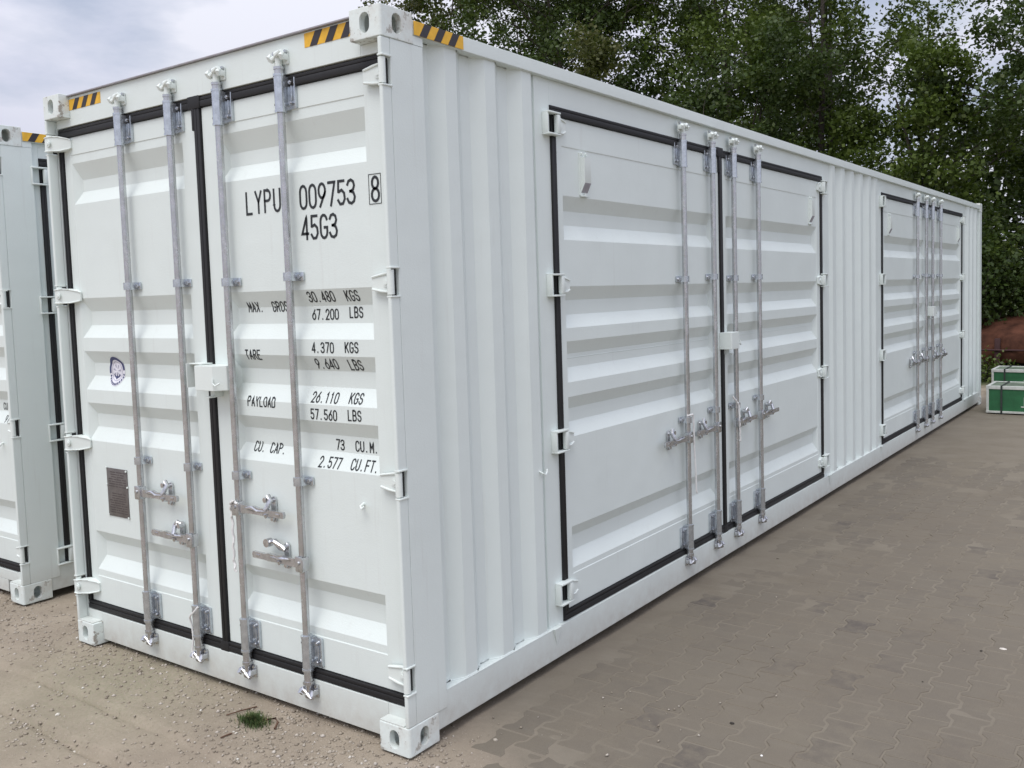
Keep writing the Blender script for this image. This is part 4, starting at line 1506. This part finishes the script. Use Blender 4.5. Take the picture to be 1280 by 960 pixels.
stick([(-0.765, -0.085, 0.010), (-0.730, -0.060, 0.016), (-0.700, -0.072, 0.010), (-0.682, -0.105, 0.002)], 0.0050, 'curved brown stalk beside the grass tuft')
big_stone(-1.335, -0.62, 0.011, 'pale stone on the ridge between the tyre tracks, left of the twigs')
big_stone(-1.66, -0.52, 0.012, 'cream stone near the left edge of the photo, on the earth between the tyre tracks')
big_stone(1.145, 0.745, 0.0075, 'small bright white pebble on a paving joint at the bottom of the photo', (0.8, 0.8, 0.78))
big_stone(0.19, 0.30, 0.010, 'pale stone on the dusty paving beside the foot of the near container', (0.40, 0.36, 0.30))
big_stone(1.75, 2.35, 0.016, 'flat pale stone on the paving toward the right edge', (0.6, 0.56, 0.50), 0.3)

# ------------------------------------------------------------------ green crates at the far end
M['crate_green'] = flat('green_crate_board', (0.022, 0.125, 0.048), 0.5, nscale=8, var=0.2)
M['crate_frame'] = flat('pale_crate_frame', (0.56, 0.58, 0.54), 0.5, nscale=14, var=0.15)
M['crate_top'] = flat('dull_green_lid', (0.14, 0.18, 0.13), 0.7, nscale=5, var=0.5)
M['strap'] = flat('dark_strap', (0.03, 0.04, 0.035), 0.6)
def crate(x, y, label, h=0.38, rz=0.0, w_=1.25, d_=0.66):
    root = empty('crate', (x, y, 0), label, 'crate', 'green crates with pale metal edges', rz)
    fr = 0.032
    b = MB()
    for xx in (0, w_ - fr):
        for yy in (0, d_ - fr):
            b.box(xx, xx + fr, yy, yy + fr, 0.014, h - 0.04, 0.003)
    for zz, hh_ in ((0.014, fr * 0.9), (h - 0.045, 0.045)):
        for yy in (0, d_ - fr):
            b.box(-0.004, w_ + 0.004, yy - 0.004, yy + fr + 0.004, zz, zz + hh_, 0.004)
        for xx in (0, w_ - fr):
            b.box(xx - 0.003, xx + fr + 0.003, fr + 0.005, d_ - fr - 0.005, zz + 0.001, zz + hh_ - 0.001, 0.003)
    b.obj('frame', M['crate_frame'], root)
    b = MB()
    b.box(0.012, w_ - 0.012, 0.010, 0.020, 0.03, h - 0.03)
    b.obj('front_panel', M['crate_green'], root)
    b = MB()
    b.box(0.010, 0.020, 0.021, d_ - 0.012, 0.03, h - 0.03)
    b.box(w_ - 0.020, w_ - 0.010, 0.021, d_ - 0.012, 0.03, h - 0.03)
    b.box(0.021, w_ - 0.021, d_ - 0.020, d_ - 0.0105, 0.03, h - 0.03)
    b.obj('side_panel', M['crate_green'], root)
    b = MB()
    b.box(0.034, w_ - 0.034, 0.034, d_ - 0.034, h - 0.020, h - 0.008, 0.002)
    b.obj('lid', M['crate_top'], root)
    b = MB()
    for xs in (0.175, w_ - 0.20):
        b.box(xs, xs + 0.024, -0.008, -0.0045, 0.008, h + 0.004)
        b.box(xs, xs + 0.024, -0.008, d_ + 0.008, h + 0.0005, h + 0.004)
        b.box(xs, xs + 0.024, d_ + 0.0045, d_ + 0.008, 0.008, h)
    b.obj('strap', M['strap'], root)
    b = MB()
    for xs in (0.12, w_ - 0.20):
        b.box(xs, xs + 0.08, 0.02, d_ - 0.02, 0.0, 0.0135)
    b.obj('runner', M['dark'], root)
    b = MB()
    lx = 0.455
    b.box(lx, lx + 0.014, 0.006, 0.0098, 0.10, 0.24)
    b.box(lx - 0.035, lx, 0.006, 0.0098, 0.10, 0.115)
    b.box(lx + 0.016, lx + 0.045, 0.006, 0.0098, 0.225, 0.24)
    b.box(lx + 0.045, lx + 0.058, 0.006, 0.0098, 0.10, 0.24)
    b.obj('white_mark', M['crate_frame'], root)
    return root
crate(0.245, 11.09, 'green crate with pale metal edges at the end of the yard, nearest the camera')
crate(-0.06, 13.42, 'green crate with pale metal edges standing behind the nearer one', h=0.40)

# ------------------------------------------------------------------ rust brown tarpaulin heap with posts and wire behind the crates
M['tarp'] = flat('rust_brown_tarpaulin', (0.082, 0.034, 0.021), 0.85, nscale=2.8, var=0.6, bs=0.5)
M['tarp'].node_tree.nodes['Principled BSDF'].inputs['Specular IOR Level'].default_value = 0.15
M['post'] = flat('dark_post', (0.05, 0.02, 0.02), 0.8)
gxs = np.linspace(-4.6, 2.6, 80)
gys = np.linspace(0, 1, 34)
TX, TT = np.meshgrid(gxs, gys)
ridge = 0.86 + 0.30 * sm3(-2.0, -0.3, TX) + 0.06 * np.sin(TX * 1.9 + 0.4) + 0.05 * np.sin(TX * 4.3)
prof = np.sin(np.clip(TT, 0, 1) * math.pi) ** 0.55
TZ = 0.30 + (ridge - 0.30) * prof + 0.12 * vnoise(TX, TT * 3, 1.8, 31) + 0.07 * vnoise(TX + TT, TT * 2, 5, 32)
TZ -= 0.22 * (np.abs(TT - 0.0) < 0.02)
TY = 18.0 + TT * 3.2 + 0.10 * np.sin(TX * 3.0) * (1 - TT) + 0.22 * vnoise(TX, TT * 3, 2.5, 33) + 0.10 * vnoise(TX, TT * 5, 6, 34)
tv = np.stack([TX, TY, TZ], -1).reshape(-1, 3)
idx = np.arange(80 * 34).reshape(34, 80)
tq = np.stack([idx[:-1, :-1], idx[:-1, 1:], idx[1:, 1:], idx[1:, :-1]], -1).reshape(-1, 4)
root = empty('tarpaulin_cover', (-1.0, 18, 0), 'sagging rust brown tarpaulin stretched over a low heap behind the green crates', 'tarpaulin')
o = put('sheet', mesh_np('sheet', tv - np.array([-1.0, 18, 0]), tq, 4, M['tarp'], True), root)
md = o.modifiers.new('thick', 'SOLIDIFY'); md.thickness = 0.012
b = MB()
b.cyl((-3.6, -0.12, 0.40), (3.6, -0.12, 0.38), 0.018, 8)
b.obj('rail', M['post'], root)
for px_ in (-2.2, 0.33, 2.6):
    b = MB()
    b.box(px_ - 0.05, px_ + 0.05, -0.10, 0.0, 0, 0.62, 0.01)
    b.obj('post', M['post'], root)
b = MB()
b.box(-3.4, 3.4, 0.35, 2.6, 0.0, 0.55, 0.12)
b.obj('heap', M['dark'], root)

# ------------------------------------------------------------------ trees
def leaf_mat(name, cols, trans=0.25):
    m, nt, b = new_mat(name)
    g = N(nt, 'ShaderNodeNewGeometry')
    c = ramp(nt, g.outputs['Random Per Island'], [(0.0, cols[0]), (0.5, cols[1]), (0.85, cols[2]), (1.0, cols[3])])
    big = noise(nt, g.outputs['Position'], 0.55, 3, 0.6)
    c = mix(nt, ramp(nt, big, [(0.38, 0.0), (0.66, 0.55)]), c, cols[4])
    nt.links.new(c, b.inputs['Base Color'])
    b.inputs['Roughness'].default_value = 0.5
    b.inputs['Specular IOR Level'].default_value = 0.35
    tr = N(nt, 'ShaderNodeBsdfTranslucent')
    nt.links.new(mix(nt, 0.5, c, (0.10, 0.16, 0.02)), tr.inputs['Color'])
    ms = N(nt, 'ShaderNodeMixShader')
    ms.inputs[0].default_value = trans
    o_ = [n for n in nt.nodes if n.type == 'OUTPUT_MATERIAL'][0]
    nt.links.new(b.outputs[0], ms.inputs[1])
    nt.links.new(tr.outputs[0], ms.inputs[2])
    nt.links.new(ms.outputs[0], o_.inputs['Surface'])
    return m
M['leafA'] = leaf_mat('leaf_mid_green', [(0.040, 0.064, 0.012), (0.072, 0.108, 0.018), (0.110, 0.152, 0.028), (0.12, 0.15, 0.04), (0.092, 0.140, 0.018)])
M['leafB'] = leaf_mat('leaf_dark_green', [(0.028, 0.050, 0.014), (0.046, 0.076, 0.018), (0.068, 0.102, 0.024), (0.09, 0.11, 0.04), (0.048, 0.080, 0.016)])
M['leafC'] = leaf_mat('leaf_olive', [(0.045, 0.054, 0.012), (0.070, 0.082, 0.018), (0.100, 0.112, 0.030), (0.14, 0.14, 0.05), (0.085, 0.082, 0.024)])
M['leafP'] = leaf_mat('leaf_pale', [(0.05, 0.07, 0.03), (0.09, 0.12, 0.05), (0.22, 0.27, 0.16), (0.5, 0.52, 0.45), (0.10, 0.13, 0.06)])
M['bark'] = flat('tree_bark', (0.060, 0.050, 0.040), 0.9, nscale=12, var=0.35, bs=0.6)

LEAF = None
def leaves_np(centres, size, r, per, spread, droop=0.25):
    """per leaves around every centre; a leaf is a folded diamond (2 tris)"""
    n = len(centres) * per
    c = np.repeat(centres, per, 0) + r.normal(0, 1, (n, 3)) * np.asarray(spread)
    nrm = r.normal(0, 1, (n, 3)) + np.array([0, 0, 0.9])
    nrm /= np.linalg.norm(nrm, axis=1)[:, None]
    t = np.cross(nrm, r.normal(0, 1, (n, 3)))
    t /= np.linalg.norm(t, axis=1)[:, None] + 1e-9
    s = np.cross(nrm, t)
    L_ = size * r.uniform(0.6, 1.3, n)[:, None]
    w_ = L_ * 0.36
    v0 = c - t * L_ * 0.5
    v1 = c + s * w_ - nrm * L_ * 0.08
    v2 = c + t * L_ * 0.5 - nrm * L_ * 0.12
    v3 = c - s * w_ - nrm * L_ * 0.08
    V = np.stack([v0, v1, v2, v3], 1).reshape(-1, 3)
    i = np.arange(n) * 4
    F1 = np.stack([i, i + 1, i + 2], 1)
    F2 = np.stack([i, i + 2, i + 3], 1)
    return V, np.concatenate([F1, F2])
def branch_system(r, height, crown_r, crown_z0, trunk_r, n_limb, lean=(0, 0), stems=1):
    """returns polylines (pts, radii) and twig end points"""
    lines, tips = [], []
    def grow(p, d, length, rad, level):
        n = 5
        pts = [p.copy()]
        rr = [rad]
        q = p.copy()
        for k in range(n):
            d2 = d + r.normal(0, 0.16 + 0.05 * level, 3) + np.array([0, 0, 0.05])
            d = d2 / np.linalg.norm(d2)
            q = q + d * length / n
            pts.append(q.copy())
            rr.append(rad * (1 - 0.75 * (k + 1) / n))
        lines.append((pts, rr))
        if level >= 3:
            tips.extend(pts[2:])
            return
        nb = [0, 5, 5, 4][level + 0] if level else 5
        for k in range(nb):
            t = r.uniform(0.3, 1.0)
            i = min(n - 1, int(t * n))
            base_ = pts[i] + (pts[i + 1] - pts[i]) * (t * n - i)
            a = r.normal(0, 1, 3)
            a -= d * a.dot(d)
            a /= np.linalg.norm(a)
            nd = d * 0.55 + a * 0.8
            nd[2] = nd[2] * 0.7 + 0.12
            nd /= np.linalg.norm(nd)
            grow(base_, nd, length * r.uniform(0.42, 0.62), max(0.006, rad * 0.42), level + 1)
        if level == 2:
            tips.extend(pts[3:])
    for s_ in range(stems):
        a0 = r.uniform(0, 6.28)
        off = np.array([math.cos(a0), math.sin(a0), 0]) * (0.25 if stems > 1 else 0)
        tp = [off]
        d = np.array([lean[0] + off[0] * 0.25, lean[1] + off[1] * 0.25, 1.0])
        d /= np.linalg.norm(d)
        q = off.copy()
        m_ = 9
        for k in range(m_):
            d = d + r.normal(0, 0.045, 3)
            d[2] = abs(d[2])
            d /= np.linalg.norm(d)
            q = q + d * height * 0.92 / m_
            tp.append(q.copy())
        tr = [trunk_r * (1 - 0.86 * k / m_) for k in range(m_ + 1)]
        lines.append((tp, tr))
        nl = n_limb // stems
        for k in range(nl):
            f = (k + r.random()) / nl
            zt = crown_z0 + (height * 0.90 - crown_z0) * f
            i = min(m_ - 1, int(zt / (height * 0.92) * m_))
            base_ = tp[i] + (tp[i + 1] - tp[i]) * r.random()
            a = k * 2.4 + r.normal(0, 0.4)
            up = 0.25 + 0.6 * f
            nd = np.array([math.cos(a), math.sin(a), up])
            nd /= np.linalg.norm(nd)
            ln = crown_r * (0.55 + 0.45 * math.sin(math.pi * min(1, 0.18 + 0.75 * f))) * r.uniform(0.72, 1.1)
            grow(base_, nd, ln, tr[i] * 0.42, 1)
    return lines, np.array(tips)
def tree(loc, height, crown_r, crown_z0, label, mat, seed, trunk_r=0.2, n_limb=15, leaf=0.115, per=13, cat='tree', stems=1, lean=(0, 0), spread=0.145):
    r = np.random.default_rng(seed)
    root = empty('tree', loc, label, cat, 'trees behind the containers')
    lines, tips = branch_system(r, height, crown_r, crown_z0, trunk_r, n_limb, lean, stems)
    b = MB()
    for pts, rr in lines:
        if rr[0] > 0.011:
            b.tube(pts, [max(0.004, q) for q in rr], 6 if rr[0] > 0.03 else 4)
    b.obj('trunk', M['bark'], root, recalc=False)
    V, F_ = leaves_np(tips, leaf * 0.98, r, int(per * 1.25), (spread, spread, spread * 0.7))
    put('crown', mesh_np('crown', V, F_, 3, mat), root)
    return len(F_)
NT = 0
NT += tree((-19.2, 21.5, 0), 13.5, 3.4, 3.0, 'olive green tree with a thin crown behind the top near corner of the large container', M['leafC'], 1, 0.13, 17, 0.12, 11)
NT += tree((-16.0, 23.0, 0), 15.5, 4.6, 2.5, 'tall leafy tree behind the first side doors, left of the darkest crown', M['leafA'], 2, 0.15, 24, 0.12, 15)
NT += tree((-12.2, 22.0, 0), 15.0, 4.7, 2.5, 'broad dark green tree behind the middle of the large container', M['leafB'], 3, 0.16, 24, 0.12, 15)
NT += tree((-8.7, 24.0, 0), 14.5, 4.4, 2.5, 'green tree between the broad dark tree and the tree with forked trunks', M['leafA'], 4, 0.14, 22, 0.12, 15)
NT += tree((-5.2, 21.5, 0), 13.0, 3.9, 3.2, 'tree with several forked trunks showing above the far side doors', M['leafA'], 5, 0.12, 21, 0.115, 15, stems=3)
NT += tree((0.35, 21.0, 0), 13.0, 3.3, 3.5, 'dark tree at the right edge beyond the gap of open sky', M['leafB'], 6, 0.14, 19, 0.115, 16)
NT += tree((-10.2, 28.0, 0), 15.5, 4.8, 3.0, 'far dark tree in the second row behind the broad dark tree', M['leafB'], 13, 0.15, 20, 0.15, 11)
# low understorey
NT += tree((-2.4, 20.6, 0), 6.6, 2.6, 1.0, 'low bushy tree above the far end of the large container', M['leafA'], 7, 0.12, 13, 0.11, 13, stems=2)
NT += tree((-7.0, 20.0, 0), 7.0, 2.8, 1.0, 'low dark tree below the forked trunks', M['leafB'], 9, 0.12, 13, 0.11, 13, stems=2)
NT += tree((-11.0, 19.0, 0), 7.4, 3.0, 1.2, 'low olive tree peeping over the roof near the middle of the container', M['leafC'], 10, 0.12, 12, 0.11, 11, stems=2)
print('leaf tris', NT)
# shrubs and bramble at the right
def shrub(loc, rx, ry, h, label, mat, seed, n=2600, leaf=0.10):
    r = np.random.default_rng(seed)
    root = empty('shrub', loc, label, 'shrub', 'shrubs at the edge of the yard')
    lines = []
    tips = []
    b = MB()
    for k in range(26):
        a = r.uniform(0, 6.28); q = math.sqrt(r.random())
        base_ = np.array([math.cos(a) * q * rx * 0.5, math.sin(a) * q * ry * 0.5, 0])
        end = np.array([math.cos(a) * q * rx, math.sin(a) * q * ry, h * (1 - 0.45 * q * q) * r.uniform(0.75, 1.05)])
        pts = [base_ * (1 - t) + end * t + np.array([0, 0, 0.25 * math.sin(t * math.pi)]) * h * 0.2 + r.normal(0, 0.04, 3) * (t > 0) for t in np.linspace(0, 1, 7)]
        b.tube(pts, [0.022 * (1 - 0.8 * t) + 0.003 for t in np.linspace(0, 1, 7)], 5)
        tips += pts[1:]
    b.obj('stems', M['bark'], root, recalc=False)
    tips = np.array(tips)
    ii = r.integers(0, len(tips), n // 6)
    cen = tips[ii] + r.normal(0, 1, (len(ii), 3)) * np.array([rx * 0.12, ry * 0.12, h * 0.07])
    cen[:, 2] = np.clip(cen[:, 2], 0.08, None)
    V, F_ = leaves_np(cen, leaf, r, 6, (0.13, 0.13, 0.10))
    put('foliage', mesh_np('foliage', V, F_, 3, mat), root)
shrub((-1.9, 19.2, 0), 1.5, 1.2, 3.7, 'tall dark shrub rising behind the far corner of the large container', M['leafB'], 41, 9000)
shrub((0.25, 20.2, 0), 1.9, 1.2, 3.5, 'wide bramble shrub with pale leaf tips above the rust brown tarpaulin', M['leafB'], 42, 11000)
shrub((2.2, 20.4, 0), 1.8, 1.3, 3.4, 'dark shrub at the right edge above the tarpaulin', M['leafA'], 43, 9000)
shrub((-2.6, 17.6, 0), 1.1, 0.8, 1.25, 'pale flowering shrub between the container end and the tarpaulin', M['leafP'], 44, 2600, 0.07)
shrub((-0.9, 15.6, 0), 0.75, 0.5, 0.45, 'low weeds beside the container end, behind the crates', M['leafA'], 45, 1800, 0.06)
shrub((-3.9, 16.8, 0), 1.4, 1.0, 2.8, 'dark shrub hidden mostly by the far end of the large container', M['leafB'], 46, 6000)
# dense wood behind everything: one mass
r = np.random.default_rng(77)
n = 5200
cx_ = r.uniform(-34, 12, n)
cy_ = r.uniform(26.5, 30, n)
top = 5.6 + 2.0 * vnoise(cx_, cx_ * 0, 0.35, 50) * 2
cz_ = top * r.random(n) ** 0.8
V, F_ = leaves_np(np.stack([cx_, cy_, cz_], -1), 0.26, r, 14, (0.5, 0.5, 0.4))
wd = put('undergrowth', mesh_np('undergrowth', V, F_, 3, M['leafB']))
wd['kind'] = 'stuff'
tag(wd, 'dense dark undergrowth closing the view behind the trees')
print('undergrowth tris', len(F_))
# grey building behind the trees at the right
M['grey_wall'] = flat('dark_grey_cladding', (0.060, 0.060, 0.070), 0.8, nscale=1.2)
root = empty('barn', (1.2, 33, 0), 'dark grey building glimpsed through the leaves at the right edge', 'building')
b = MB(); b.box(-3.2, 7.0, 0, 9, 0, 4.6); b.obj('wall', M['grey_wall'], root)
b = MB()
a_ = [(-3.6, -0.3, 4.61), (7.4, -0.3, 4.61), (7.4, 4.5, 7.0), (-3.6, 4.5, 7.0)]
b.quad(*a_)
b.quad((-3.6, 9.3, 4.61), (-3.6, 4.5, 7.0), (7.4, 4.5, 7.0), (7.4, 9.3, 4.61))
b.prism([(-3.6, 4.612), (7.4, 4.612), (7.4, 4.70), (-3.6, 4.70)], -0.32, -0.25)
b.obj('roof', M['roof_edge'], root, recalc=False)
